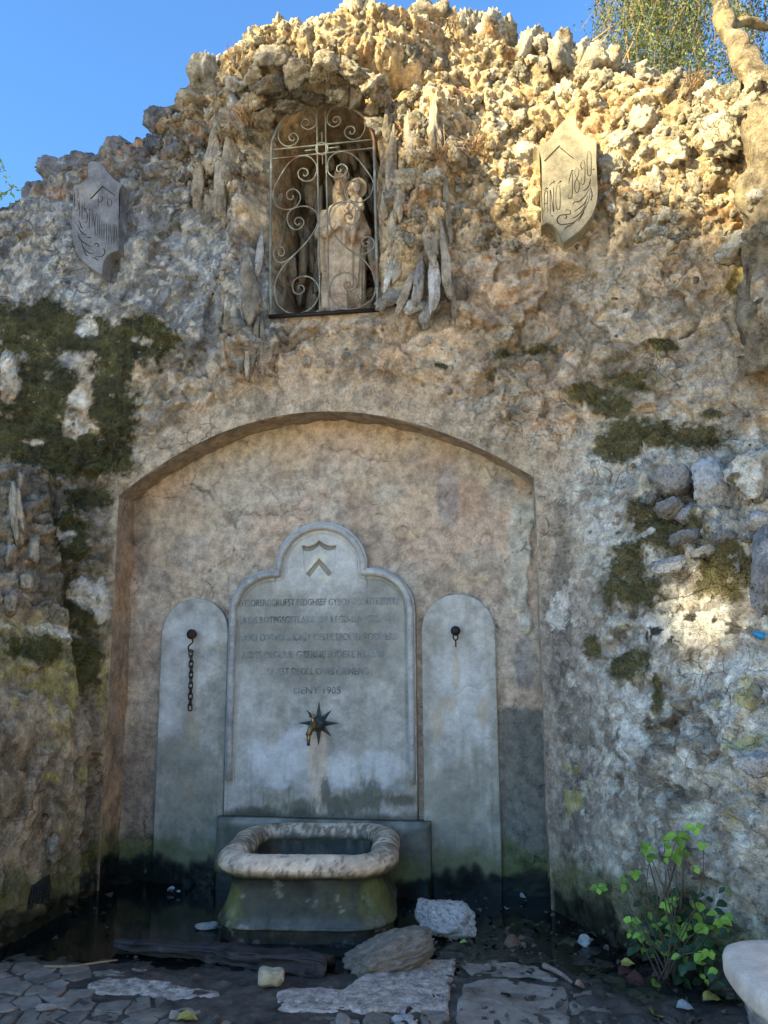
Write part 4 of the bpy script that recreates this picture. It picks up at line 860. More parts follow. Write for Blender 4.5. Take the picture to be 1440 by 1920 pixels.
# back block behind basin
BB = empty('plinth_block', (0, 0, 0), 'low grey green stone block behind the basin under the memorial slab', 'plinth')
xs = np.linspace(-.68, .73, 150); pl_ = [(-.68, -.1), (-.68, .435), (.73, .435), (.73, -.1)]
def cb(q):
    px, py = pix(q); c = mix(np.array([.12, .135, .12]), np.array([.19, .20, .18]), ss(-.2, .4, fbm(q, 4, 5, 3.))); c = mix(c, np.array([.05, .06, .045]), ss(.0, .4, fbm(q, 3, 5, 8.)-.1+.6*ss(.43, .3, q[:, 2]))*.6)
    c = mix(c, np.array([.10, .125, .05]), ss(.3, .12, q[:, 2]+.08*fbm(q, 5, 4))*.8); c = mix(c, np.array([.012, .016, .014]), ss(.13, .08, q[:, 2]+.05*fbm(q, 8, 4))); return c, ss(.2, .05, q[:, 2])
slab('block_face', xs, lambda x: np.full(len(x), .435), -.1, -.13, -.0, BB, lambda x, z, d: .02*ss(.035, .0, d)*ss(.2, .3, z), cb, pl_, M['basin'], 80, bev=.012)

# ------------------------------------------------------------ arched iron grille over the statue niche
def G(p, Y=-.275): return tuple(aty(460+p[0]/4.173, 160+p[1]/4.174, Y))
GR = empty('iron_grille', tuple(G((620, 1780))), 'arched wrought iron grille with spiral scrolls and a ringed cross over the statue niche', 'grille')
go = Vector(GR.location)
def gpart(name, paths, r, closed=False, seg=6, mat='iron', Y=-.275, flat=1.0, sm=True):
    bm = bmesh.new()
    for p in paths:
        q = [Vector(G(a, Y))-go for a in (catmull(p, 6) if sm else p)]; tube(bm, q, r, seg, closed, flat)
    return link(name, bm_mesh(name, bm, True), M[mat], GR)
gpart('frame', [[(200, 1800), (196, 1400), (200, 900), (207, 500), (225, 400), (290, 270), (400, 180), (520, 138), (640, 130), (760, 150), (880, 210), (960, 290), (1000, 400), (1008, 480), (1018, 900), (1030, 1400), (1036, 1755)]], .0115, seg=6)
gpart('bottom_rail', [[(185, 1812), (1044, 1757)]], .016, sm=False, mat='dark', seg=4)
for p in ([(557, 142), (572, 950), (585, 1780)], [(625, 135), (640, 950), (655, 1776)]): gpart('upright_bar', [p], .0062)
for p in ([(215, 505), (550, 470), (1002, 424)], [(213, 576), (560, 538), (1004, 490)]): gpart('cross_bar', [p], .0062, mat='iron')
gpart('ring', [[(600+46*math.cos(a), 495+47*math.sin(a)) for a in np.linspace(0, 2*math.pi, 25)[:-1]]], .0065, True, sm=False)
for p in ([(600, 365), (600, 450)], [(603, 540), (605, 620)], [(465, 513), (552, 500)], [(648, 492), (735, 482)]): gpart('cross_ray', [p], .0045, sm=False)
SCR = [[(440,195),(500,190),(540,225),(556,275),(540,325),(490,345),(447,325),(440,290),(465,265),(495,275),(495,305),(475,312)],
 [(440,195),(350,230),(280,310),(258,390),(280,450),(330,478),(390,460),(415,420),(400,385),(370,375),(345,400),(350,425),(375,435),(385,415)],
 [(640,260),(665,195),(730,165),(830,185),(910,240),(940,310),(915,390),(850,425),(790,400),(778,360),(800,328),(840,325),(858,350),(845,378),(822,378),(820,360)],
 [(640,260),(650,300),(690,325),(735,305),(745,270),(725,245),(695,255),(688,280),(710,292),(720,275)],
 [(225,810),(280,700),(350,600),(430,555),(500,560),(550,610),(560,670),(530,735),(475,752),(425,725),(415,680),(445,652),(480,660),(492,690),(470,712),(455,700)],
 [(225,810),(218,880),(250,945),(310,972),(380,960),(425,910),(430,860),(400,820),(360,815),(328,840),(330,880),(355,895),(378,878),(370,860)],
 [(645,640),(655,580),(700,535),(770,520),(850,550),(930,640),(995,740),(1000,800),(970,870),(900,915),(830,905),(785,860),(785,800),(820,755),(865,755),(892,790),(880,825),(850,830),(838,808)],
 [(645,640),(655,690),(700,722),(750,720),(793,685),(795,645),(760,618),(722,635),(718,668),(745,680),(750,655)],
 [(570,1040),(555,1110),(500,1200),(420,1290),(340,1360),(280,1388),(235,1365),(222,1310),(245,1270),(285,1265),(308,1300),(290,1335),(262,1325),(268,1300)],
 [(570,1040),(545,985),(480,948),(400,955),(345,990),(328,1045),(350,1105),(400,1130),(445,1105),(458,1065),(430,1035),(395,1045),(388,1075),(410,1095),(425,1080)],
 [(655,1020),(660,1080),(700,1170),(760,1240),(850,1310),(920,1322),(985,1295),(1012,1245),(990,1200),(945,1188),(915,1215),(922,1250),(955,1258),(968,1235),(950,1222)],
 [(655,1020),(680,950),(740,915),(820,915),(880,955),(900,1010),(880,1065),(825,1088),(780,1060),(780,1015),(810,1002),(838,1025),(825,1045),(808,1035)],
 [(370,1340),(290,1430),(240,1530),(230,1620),(260,1720),(340,1780),(430,1785),(520,1740),(575,1650),(570,1570),(520,1510),(450,1495),(390,1520),(370,1570),(385,1620),(425,1635),(460,1605),(450,1570),(420,1570),(418,1595)],
 [(850,1310),(930,1370),(1000,1470),(1020,1570),(1000,1660),(930,1720),(830,1755),(740,1740),(680,1680),(660,1600),(690,1510),(750,1470),(820,1470),(865,1515),(865,1570),(820,1605),(780,1590),(775,1550),(810,1540),(822,1565)]]
for a, b_ in ((0, 1), (2, 3), (4, 5), (6, 7), (8, 9), (10, 11)): gpart('scroll', [SCR[a][::-1]+SCR[b_][1:]], .0058, Y=-.272)
gpart('scroll', [SCR[12]], .0058, Y=-.270); gpart('scroll', [SCR[13]], .0058, Y=-.270)

# ------------------------------------------------------------ statue
ST = empty('statue', (.045, .10, 3.78), 'terracotta statue of a crowned robed woman holding a child, behind the arched grille', 'statue')
def loft(bm, rings, seg=44, fold=None):
    R_ = []
    for i, (cx_, cy_, z_, rx, ry, fa) in enumerate(rings):
        L_ = []
        for k in range(seg):
            a = 2*math.pi*k/seg
            f = 1+1.7*fa*(math.sin(a*9+z_*3)+.6*math.sin(a*15+1.3+z_*5))+fa*.8*math.sin(a*5+z_*6)
            L_.append(bm.verts.new((cx_+rx*f*math.cos(a), cy_+ry*f*math.sin(a), z_)))
        R_.append(L_)
    for A, B in zip(R_, R_[1:]):
        for k in range(seg): bm.faces.new((A[k], A[(k+1) % seg], B[(k+1) % seg], B[k]))
    bm.faces.new(R_[0][::-1]); bm.faces.new(R_[-1])
def ball(bm, c, r): bmesh.ops.create_icosphere(bm, subdivisions=3, radius=1, matrix=Matrix.Translation(c) @ Matrix.Diagonal((*r, 1)))
def limb(bm, pts, r): tube(bm, [Vector(p) for p in pts], r, 12); [ball(bm, p, (q,)*3) for p, q in zip(pts, r)]
bm = bmesh.new()
def ip(tab, n=4):
    t = np.array(tab); k = np.linspace(0, len(t)-1, (len(t)-1)*n+1); return [tuple(np.interp(k_, np.arange(len(t)), t[:, j]) for j in range(6)) for k_ in k]
loft(bm, ip([(.02,0,.14,.175,.13,.05),(.02,0,.25,.165,.12,.055),(.015,0,.45,.155,.115,.05),(.01,0,.62,.140,.105,.04),(0,0,.74,.125,.095,.025),(0,0,.84,.135,.09,.015),(0,0,.93,.150,.085,.008),(0,.0,.975,.11,.07,0),(0,0,1.0,.05,.045,0)]))
loft(bm, ip([(-.12,.0,.50,.05,.07,.05),(-.13,0,.62,.055,.08,.06),(-.135,0,.76,.05,.08,.05),(-.12,0,.88,.05,.075,.03),(-.10,0,.94,.03,.05,0)]), 30)
loft(bm, ip([(.10,-.07,.36,.055,.045,.10),(.10,-.075,.50,.075,.055,.09),(.10,-.075,.62,.09,.06,.07),(.12,-.06,.74,.09,.06,.05),(.14,-.02,.84,.07,.06,.03),(.11,0,.94,.045,.05,0)]), 34)
loft(bm, ip([(.17,-.04,.20,.02,.03,.1),(.17,-.04,.42,.035,.045,.08),(.17,-.04,.64,.04,.05,.05),(.16,-.03,.76,.03,.04,0)]), 24)
limb(bm, [(0, 0, .96), (0, -.005, 1.06)], [.038, .036])
ball(bm, (0, -.012, 1.115), (.054, .062, .074)); ball(bm, (0, .018, 1.115), (.066, .062, .078)); ball(bm, (.0, .03, 1.03), (.062, .045, .07))
ball(bm, (0, -.075, 1.108), (.009, .012, .018)); ball(bm, (0, -.066, 1.085), (.016, .010, .006)); ball(bm, (0, -.055, 1.06), (.022, .016, .014))
for s in (-1, 1): ball(bm, (s*.021, -.063, 1.125), (.011, .006, .006)); ball(bm, (s*.056, .0, 1.075), (.018, .03, .07))
lathe(bm, [(.055, 0), (.060, .02), (.062, .035), (.05, .036)], Matrix.Translation((0, .005, 1.165)), 20)
for k in range(8):
    a = k*math.pi/4; bmesh.ops.create_cone(bm, segments=6, radius1=.015, radius2=.003, depth=.05, matrix=Matrix.Translation((.058*math.cos(a), .005+.058*math.sin(a), 1.215)))
limb(bm, [(-.135, 0, .92), (-.165, -.04, .78), (-.10, -.12, .74), (-.02, -.135, .79)], [.048, .044, .034, .022])
limb(bm, [(.135, 0, .91), (.205, -.03, .76), (.19, -.12, .70), (.11, -.15, .70)], [.048, .044, .034, .024])
for k in range(4): limb(bm, [(-.02, -.135+.002*k, .80-.012*k), (.012, -.145, .812-.012*k), (.03, -.142, .806-.012*k)], [.008, .007, .006])
for k in range(4): limb(bm, [(.11, -.15, .712-.012*k), (.085, -.158, .712-.012*k), (.07, -.15, .708-.012*k)], [.009, .008, .007])
_b4 = set(bm.verts)
# child
loft(bm, ip([(.125,-.11,.74,.060,.05,.06),(.13,-.11,.82,.058,.048,.05),(.135,-.11,.90,.056,.042,.03),(.14,-.105,.975,.05,.036,.0),(.14,-.10,1.0,.02,.02,0)]), 26)
ball(bm, (.142, -.115, 1.055), (.042, .045, .052)); ball(bm, (.142, -.158, 1.05), (.006, .008, .010)); ball(bm, (.142, -.10, 1.075), (.047, .046, .045))
bmesh.ops.create_cone(bm, segments=24, radius1=.078, radius2=.078, depth=.014, cap_ends=True, matrix=Matrix.Translation((.145, -.065, 1.07)) @ Matrix.Rotation(R(90), 4, 'X'))
limb(bm, [(.10, -.12, .95), (.07, -.15, .88), (.09, -.18, .85)], [.022, .019, .014]); limb(bm, [(.18, -.12, .95), (.20, -.15, .88), (.17, -.18, .86)], [.022, .019, .014])
limb(bm, [(.10, -.14, .76), (.07, -.18, .70), (.06, -.17, .64)], [.028, .024, .018]); limb(bm, [(.15, -.14, .76), (.14, -.19, .71), (.13, -.18, .65)], [.028, .024, .018])
for v in bm.verts:
    if v not in _b4: v.co.x += .058; v.co.z -= .055
ball(bm, (-.05, -.115, .15), (.03, .05, .02)); ball(bm, (.07, -.125, .15), (.03, .05, .02))
me = bm_mesh('figure', bm); o = bpy.data.objects.new('figure', me); COL.objects.link(o)
md = o.modifiers.new('r', 'REMESH'); md.mode = 'VOXEL'; md.voxel_size = .0055; md.use_smooth_shade = True
m2 = o.modifiers.new('s', 'SMOOTH'); m2.iterations = 1; m2.factor = .5
bpy.context.view_layer.update(); me2 = bpy.data.meshes.new_from_object(o.evaluated_get(bpy.context.evaluated_depsgraph_get())); bpy.data.objects.remove(o)
me2.materials.clear(); me2.polygons.foreach_set('use_smooth', [True]*len(me2.polygons)); link('figure', me2, M['terra'], ST); ST.scale = (.95, 1.0, 1.13)
o = link('rock_base', stone_mesh('rock_base', M['grey'], 99, flat=.8), None, ST); o.location = (.01, .0, .075); o.scale = (.24, .19, .10)
# grass wisps in the niche
bm = bmesh.new()
for k in range(46):
    x0 = .27+RNG.randn()*.05; a = RNG.uniform(-.9, .9); h = RNG.uniform(.12, .30); y0 = -.12+RNG.rand()*.15
    tube(bm, catmull([(x0, y0, 3.83), (x0+a*h*.3, y0-.02, 3.83+h*.6), (x0+a*h, y0-.05, 3.83+h*RNG.uniform(.7, 1))], 4), .0022, 3)
o = link('dry_grass', bm_mesh('dry_grass', bm), M['twig']); tag(o, 'wispy dry grass growing at the foot of the statue inside the grille', 'grass', kind='stuff')

# ------------------------------------------------------------ carved shields
RS = [(1075.6,215.5),(1066,218),(1059,224),(1047.5,235),(1039,249),(1029,262),(1014,270),(1001,272),(1007,278),(1011.5,288),(1014.5,305),(1015,330),(1015,355),(1016,385),(1017,411),(1015,424),(1026,418),(1039,424),(1047.5,436),(1057,453),(1068,447),(1078,440),(1090,430),(1099.5,419),(1108,408),(1113.6,397),(1118,384),(1120.6,369),(1121,355),(1120.6,341),(1119.5,320),(1118.5,298),(1118.5,262),(1110,258),(1104,256),(1096,252),(1091,248),(1085,241),(1081,232),(1080,222)]
LS = [(177,301.5),(169,302),(165,306),(164,318),(163,332),(155,340),(147,345),(138,348),(137,371),(135.5,390),(134.5,410),(134.5,430),(136,449),(142,470),(149,482),(156,490),(164,497),(173,504),(182,510),(191,514),(192.5,503),(195,490),(202,478),(212,472),(222,468),(223,440),(224,410),(223.7,371),(225,355),(229,345),(217,338),(207,328),(200,320),(194,311),(187,304)]
def shield(px_list, Y, mat, label, depth=.09):
    P = [aty(x, y, Y) for x, y in px_list]; c0 = np.mean(P, axis=0)
    r = empty('carved_shield', tuple(c0), label, 'shield plaque')
    out = catmull([(p[0]-c0[0], 0, p[2]-c0[2]) for p in P], 3, True); n = len(out)
    ring = []; bm = bmesh.new()
    cxy = np.array([0, 0, 0.0])
    def ringv(sc, y): return [bm.verts.new((q[0]*sc, y, q[2]*sc)) for q in out]
    A = ringv(1.0, depth); B = ringv(1.0, .006); C = ringv(.985, 0)
    for X, Y_ in ((A, B), (B, C)):
        for k in range(n): bm.faces.new((X[k], X[(k+1) % n], Y_[(k+1) % n], Y_[k]))
    f = bm.faces.new(C); bmesh.ops.triangulate(bm, faces=[f]); bmesh.ops.recalc_face_normals(bm, faces=bm.faces)
    link('shield_body', bm_mesh('shield_body', bm), mat, r); return r, c0
def loc(c0, x, y): q = aty(x, y, c0[1]); return q[0]-c0[0], q[2]-c0[2]
def stroke(bm, c0, pts, w, y=-.0012, sm=True):
    """flat incised stroke with width profile"""
    P = [np.array(loc(c0, *p)) for p in pts]; P = catmull(P, 5) if sm else P; n = len(P); L_ = []
    for i, p in enumerate(P):
        t = P[min(i+1, n-1)]-P[max(i-1, 0)]; t = t/(np.linalg.norm(t)+1e-9); nn = np.array([-t[1], t[0]])
        ww = w*(math.sin(math.pi*min(max(i/(n-1), .04), .96))**.7 if sm else 1)
        L_.append((bm.verts.new((p[0]+nn[0]*ww, y, p[1]+nn[1]*ww)), bm.verts.new((p[0]-nn[0]*ww, y, p[1]-nn[1]*ww))))
    for a, b_ in zip(L_, L_[1:]): bm.faces.new((a[0], a[1], b_[1], b_[0]))
def C2(p): return (980+p[0]/7.11, 200+p[1]/7.11)
def C1(p): return (100+p[0]/7.68, 280+p[1]/7.68)
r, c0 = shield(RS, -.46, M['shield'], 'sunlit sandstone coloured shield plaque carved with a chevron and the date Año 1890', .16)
bm = bmesh.new(); stroke(bm, c0, [C2(p) for p in [(290,728),(495,520)]], .0052, sm=False); stroke(bm, c0, [C2(p) for p in [(500,548),(678,692)]], .0028, sm=False)
link('chevron', bm_mesh('chevron', bm), M['cut'], r)
bm = bmesh.new()
for p in [[(905,960),(880,1060),(830,1110),(800,1120)],[(890,1090),(840,1180),(760,1260),(690,1275),(665,1320)],[(870,1180),(830,1280),(760,1350),(680,1400)],[(850,1260),(800,1380),(720,1460),(640,1500)],[(840,1330),(800,1430),(760,1500),(740,1530)],
          [(700,1530),(640,1580),(580,1610),(565,1650)],[(905,990),(890,1200),(820,1380),(700,1530),(560,1570),(480,1560),(460,1500),(500,1450),(570,1440),(630,1430),(635,1390),(590,1375),(560,1395)],[(910,1080),(925,1180),(912,1240)],[(575,1440),(585,1480),(555,1500)]]:
    stroke(bm, c0, [C2(q) for q in p], .0036)
for p in [(945,835),(660,850),(420,995),(505,992),(390,1455),(320,1085),(912,1240)]: stroke(bm, c0, [C2((p[0]-10, p[1])), C2((p[0]+12, p[1]+4))], .004, sm=False)
link('leaf_ornament', bm_mesh('leaf_ornament', bm), M['cut'], r)
bm = bmesh.new(); S_ = lambda pts, w=.0022: stroke(bm, c0, [C2(p) for p in pts], w, sm=False)
def SS(pts, w=.0026): stroke(bm, c0, [C2(p) for p in pts], w, sm=True)
for off_ in ((0, 0),):
    SS([(275,1470),(290,1300),(290,1160),(330,1130),(330,1300),(332,1450)]); S_([(285,1300),(330,1285)]); S_([(365,1110),(368,1440)]); S_([(370,1110),(410,1400)]); S_([(412,1080),(415,1410)])
    SS([(470,1050),(446,1100),(446,1330),(474,1370),(498,1330),(496,1090),(470,1050)]); SS([(640,860),(660,900),(662,1150),(640,1225),(608,1215),(610,1180)]); SS([(655,850),(625,960),(615,1030)]); 
    SS([(720,815),(692,870),(720,960),(752,1020),(750,1110),(722,1145),(695,1110),(698,1010),(725,960),(745,900),(745,840),(720,815)]); SS([(800,710),(775,770),(790,840),(815,800)]); SS([(800,705),(828,760),(828,960),(810,1035),(778,1020),(785,940)])
    SS([(885,595),(860,650),(862,870),(885,925),(912,880),(910,640),(885,595)]); SS([(280,1130),(320,1090),(350,1100)]); SS([(350,1060),(400,1010),(425,1030)]); SS([(470,1030),(500,1000),(520,1010)])
link('inscription', bm_mesh('inscription', bm), M['cut'], r)
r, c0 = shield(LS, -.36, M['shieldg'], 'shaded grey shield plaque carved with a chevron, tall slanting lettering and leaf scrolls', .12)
bm = bmesh.new(); stroke(bm, c0, [C1(p) for p in [(535,718),(720,525)]], .0062, sm=False); stroke(bm, c0, [C1(p) for p in [(720,545),(890,668)]], .0032, sm=False); link('chevron', bm_mesh('chevron', bm), M['cut'], r)
bm = bmesh.new(); SS = lambda pts, w=.0030: stroke(bm, c0, [C1(p) for p in pts], w)
for p in [[(310,575),(305,740),(300,880)],[(315,575),(355,600),(352,700),(315,730)],[(315,735),(360,760),(355,870),(310,885)],[(382,690),(380,980)],[(415,730),(415,1010)],[(470,740),(440,850),(490,930),(480,1050),(435,1040)],[(440,830),(470,870),(490,820)],
          [(520,850),(520,1160)],[(500,860),(550,870)],[(560,880),(560,1130)],[(590,940),(580,1010),(600,1130)],[(620,940),(600,1060),(610,1250)],[(640,970),(640,1260)],[(670,960),(668,1290)],[(700,1010),(700,1300)],[(730,1040),(730,1320)],[(765,1050),(768,1350)],[(800,1070),(800,1370)],[(820,1060),(840,1370)],[(860,1060),(865,1380)],[(880,1080),(890,1385)],[(900,1080),(925,1390)],
          [(650,680),(645,840)],[(652,680),(710,690),(700,750),(655,765)],[(785,700),(785,830)],[(787,700),(840,740),(830,810),(790,830)]]: SS(p)
link('inscription', bm_mesh('inscription', bm), M['cut'], r)
bm = bmesh.new()
for p in [[(350,1080),(400,1190),(490,1250)],[(350,1170),(380,1290),(480,1370),(545,1400)],[(400,1310),(440,1430),(530,1500),(600,1500)],[(440,1450),(470,1520),(500,1530)],[(370,1020),(400,1110),(430,1150)],[(560,1530),(680,1550),(740,1500),(735,1440),(690,1440)],[(560,1550),(620,1580),(650,1610)],[(590,1400),(600,1360),(640,1360),(650,1395),(620,1410)],[(470,1270),(520,1270),(560,1285)]]: SS(p, .0042)
link('leaf_ornament', bm_mesh('leaf_ornament', bm), M['cut'], r)

# ------------------------------------------------------------ ground
fx = np.arange(-2.4, 2.7, .0135); fy = np.arange(-2.7, .1, .0115)
gx = np.concatenate([[-60, -30, -15, -8, -5, -3.4], fx, [3.4, 5, 8, 15, 30, 60]]); gy = np.concatenate([[-60, -30, -15, -9, -6, -4, -3.2], fy, [.5, 1, 3, 8, 20, 60, 120]])
X, Y = np.meshgrid(gx, gy); q = np.stack([X.ravel(), Y.ravel(), np.zeros(X.size)], 1); px, py = pix(q)
fl = np.abs(q[:, 0]) > 3; n1 = fbm(q, 2.2, 4, 5.); n2 = fbm(q, 13, 4, 6.); n3 = fbm(q, 48, 3, 7.)
near = ss(-1.55, -1.15, q[:, 1]+.2*n1)         # 1 = the wet hollow under the wall
h = .010*n1+.006*n2+.003*n3-.014*near
dirtup = ss(.0, .4, ell(px, py, [(430,1890,130,50),(640,1760,40,20),(1000,1800,200,60),(1180,1850,120,90)])+.3*n2); h = h+dirtup*(.010+.008*n2)
h[(np.abs(q[:, 0]) > 3) | (q[:, 1] < -3)] = 0; q[:, 2] = h
c = mix(np.array([.045, .037, .030]), np.array([.085, .068, .052]), ss(-.3, .3, fbm(q, 7, 5, 3.))); c = mix(c, np.array([.017, .016, .015]), near*.85)
c = mix(c, np.array([.10, .08, .06]), ss(.22, .4, fbm(q, 30, 4, 5.))*.5*(1-.6*near)); c = mix(c, np.array([.55, .47, .36]), ss(-2.75, -3.6, q[:, 1]+.2*n1))  # unseen ground behind the camera made pale to bounce warm sunlight
c = mix(c, np.array([.03, .04, .022]), ss(.1, .4, fbm(q, 3, 4, 55.))*near*.6)
wetg = np.clip(.25+.75*near-.3*ss(-.1, .3, n2)+.2*n1, 0, 1)*(q[:, 1] > -3)
tag(link('ground', fmesh('ground', q, gridf(len(gy), len(gx)), c, wetg), M['ground']), kind='structure')
GND = bpy.data.objects['ground']
bm = bmesh.new(); vs_ = [bm.verts.new(p) for p in [(-1.62, -1.50, -.004), (1.5, -1.30, -.004), (1.9, -1.0, -.004), (1.7, -.3, -.004), (1.48, .05, -.004), (-1.45, .05, -.004), (-1.6, -.5, -.004)]]; bm.faces.new(vs_)
tag(link('puddle', bm_mesh('puddle', bm), M['water']), kind='structure')
# terrace behind the wall
bx = np.linspace(-40, 40, 60); by = np.concatenate([np.linspace(.55, 4, 12), np.linspace(5, 60, 12)]); X, Y = np.meshgrid(bx, by); q = np.stack([X.ravel(), Y.ravel(), 0*X.ravel()], 1)
q[:, 2] = np.interp(q[:, 0], [-40, -6, -2.3, -.8, .5, 1.5, 2.5, 40], [2.5, 3.6, 4.4, 5.0, 5.3, 5.1, 4.6, 4.6])+.08*fbm(q, .9, 4)-.035*(q[:, 1]-.5).clip(0, 30)
tag(link('terrace', fmesh('terrace', q, gridf(len(by), len(bx)), np.tile([.11, .10, .06], (len(q), 1)), np.zeros(len(q))), M['ground']), kind='structure')

def flatstone(name, pts, top, thick, mat, parent, amp=.006, seed=0, world=False, jit=.006, label=None, tilt=(0, 0)):
    P = [np.array(p) for p in pts] if world else [atz(x, y, top)[:2] for x, y in pts]
    P = np.array(P); c0 = P.mean(0); o_ = []
    for i in range(len(P)):
        a, b_ = P[i], P[(i+1) % len(P)]; n = max(2, int(np.linalg.norm(b_-a)/.02))
        for k in range(n): o_.append(a+(b_-a)*k/n)
    o_ = np.array(o_); q3 = np.concatenate([o_, np.full((len(o_), 1), seed*1.7)], 1); o_ = o_+np.stack([fbm(q3, 14, 4, 1.), fbm(q3, 14, 4, 9.)], 1)*jit*2.5
    rings = []
    for sc, z in [(1.01, -thick), (1.0, -.012), (.985, -.003), (.95, 0), (.86, 0), (.72, 0), (.55, 0), (.36, 0), (.16, 0)]:
        rp = c0+(o_-c0)*sc; z_ = np.full(len(rp), z); 
        if sc < 1: z_ = z_+amp*(1.3*fbm(np.concatenate([rp, q3[:, 2:]], 1), 9, 5, 3.)+.6*fbm(np.concatenate([rp, q3[:, 2:]], 1), 40, 3, 3.))
        rings.append(np.concatenate([rp-c0, z_[:, None]], 1))
    V = np.array(rings); V[:, :, 2] += V[:, :, 0]*tilt[0]+V[:, :, 1]*tilt[1]
    n = V.shape[1]; V = np.concatenate([V, V[:, :1]], 1); F = gridf(len(rings), n+1); flat_ = V.reshape(-1, 3); cen_ = len(flat_); flat_ = np.concatenate([flat_, V[-1].mean(0)[None]])
    last = (len(rings)-1)*(n+1); tri = np.array([[last+k, last+k+1, cen_, cen_] for k in range(n)])
    me = bpy.data.meshes.new(name); me.from_pydata(flat_.tolist(), [], [tuple(f) for f in F.tolist()]+[(a, b_, c_) for a, b_, c_, _ in tri.tolist()]); me.polygons.foreach_set('use_smooth', [True]*len(me.polygons))
    o = link(name, me, mat, parent); o.location = (c0[0], c0[1], top)
    if label: o['label'] = label
    return o
flatstone('paving_slab', [(632,1858),(700,1815),(760,1802),(857,1795),(845,1842),(838,1893),(740,1890),(662,1895)], .018, .06, M['granite'], GND, seed=1, label='large speckled granite paving slab')
flatstone('paving_slab', [(518,1862),(545,1852),(600,1850),(652,1858),(660,1896),(590,1896),(520,1892)], .014, .06, M['granite'], GND, seed=2, label='small speckled granite paving slab')
flatstone('paving_slab', [(165,1845),(200,1832),(260,1835),(330,1845),(410,1858),(408,1868),(350,1872),(260,1868),(170,1858)], .008, .05, M['granite'], GND, seed=3, jit=.010, label='half buried speckled granite strip')
flatstone('paving_slab', [(868,1842),(920,1832),(1000,1842),(1062,1850),(1066,1925),(1000,1965),(852,1960),(858,1890)], .014, .06, M['flag'], GND, seed=4, label='dark brown flagstone')
flatstone('paving_slab', [(1072,1862),(1120,1858),(1150,1880),(1160,1960),(1072,1960)], .004, .05, M['flag'], GND, seed=5)
flatstone('paving_slab', [(868,1810),(930,1800),(1010,1812),(1050,1835),(980,1830),(880,1832)], .002, .05, M['flag'], GND, seed=6, jit=.01)
flatstone('paving_slab', [(170,1822),(240,1815),(300,1818),(330,1828),(260,1830),(180,1832)], -.002, .05, M['flag'], GND, seed=7, jit=.01)
# cobbles: clipped cells of a jittered lattice
cpt = []; cm_ = {}
for i in range(-26, 30):
    for j in range(-24, -14):
        x_ = (i+.5*(j % 2)+RNG.uniform(-.45, .45))*.12; y_ = (j+RNG.uniform(-.42, .42))*.105; cpt.append((x_, y_))
cpt = np.array(cpt); ncob = 0
for i, p in enumerate(cpt):
    a, b_ = pix(np.array([[p[0], p[1], 0]])); a = a[0]; b_ = b_[0]
    if not (-60 < a < 1400 and 1800 < b_ < 1990): continue
    if p[1] > -1.50 or (a > 500 and b_ < 1895) or (840 < a < 1075) or (150 < a < 420 and 1826 < b_ < 1880) or (a > 1075 and b_ < 1890) or (a > 380 and b_ < 1905): continue
    poly_ = [np.array([p[0]+math.cos(t)*.085, p[1]+math.sin(t)*.085]) for t in np.linspace(0, 2*math.pi, 13)[:-1]]
    for j, q_ in enumerate(cpt):
        if j == i or np.hypot(*(q_-p)) > .26: continue
        m_ = (p+q_)/2; n_ = (q_-p)/np.linalg.norm(q_-p); new = []
        for k in range(len(poly_)):
            u_, v_ = poly_[k], poly_[(k+1) % len(poly_)]; du = (u_-m_)@n_+.006; dv = (v_-m_)@n_+.006
            if du < 0: new.append(u_)
            if du*dv < 0: new.append(u_+(v_-u_)*du/(du-dv))
        poly_ = new
        if len(poly_) < 3: break
    if len(poly_) < 3: continue
    lowr = .006 if a < 330 else -.002
    flatstone('cobblestone', poly_, lowr+RNG.uniform(-.004, .008), .04, M['cobble'], GND, amp=.004, seed=i, world=True, jit=.004); ncob += 1
for px_, py_, a, b_, mt in [(757,1908,26,14,'white'),(813,1907,30,14,'cobble'),(705,1912,22,14,'cobble'),(640,1910,16,12,'cobble')]:
    flatstone('cobblestone', [(px_+a*math.cos(t), py_+b_*math.sin(t)) for t in np.linspace(0, 2*math.pi, 9)[:-1]], .014, .05, M[mt], GND, amp=.008, seed=px_)

# ------------------------------------------------------------ loose things on the ground
def rock(name, label, cat, seed, px_, py_, scale, rot, mat, z=0.0, group=None, **k):
    me = stone_mesh(name, mat, seed, sub=5, **k); o = link(name, me, None); p = atz(px_, py_, z); o.location = tuple(p); o.scale = scale; o.rotation_euler = rot; return tag(o, label, cat, group)
rock('rock', 'pale grey jagged rock lying in the wet hollow right of the basin', 'rock', 201, 838, 1732, (.185, .14, .105), (.15, .25, -.45), M['white'], .05, rough=.12)
rock('rock', 'brown wedge shaped rock leaning against the foot of the basin', 'rock', 205, 722, 1790, (.255, .12, .095), (.1, -.28, .12), M['brownrock'], .06, rough=.10)
rock('stone_chunk', 'small white stone in the dark water left of the basin', 'stone', 207, 385, 1735, (.07, .035, .02), (0, 0, .1), M['white'], .012)
rock('stone_chunk', 'small pale stone beside the bottom cobbles', 'stone', 208, 328, 1905, (.038, .03, .02), (0, .2, .6), M['white'], .02)
rock('stone_chunk', 'greyish white sliver lying on the cobbles at lower left', 'stone', 209, 85, 1888, (.05, .018, .012), (0, 0, .5), M['white'], .02)
rock('stone_chunk', 'small white pebble on the ledge left of the basin, the larger of two', 'stone', 210, 320, 1666, (.022, .016, .012), (0, 0, .5), M['paper'], .02)
rock('stone_chunk', 'tiny white pebble on the ledge left of the basin, the smaller of two', 'stone', 211, 335, 1671, (.013, .011, .008), (0, 0, .5), M['paper'], .02)
BR = empty('broken_brick', tuple(atz(508, 1847, .0)), 'small broken yellowish brick piece standing on the mud in front of the timber', 'brick', rz=R(8))
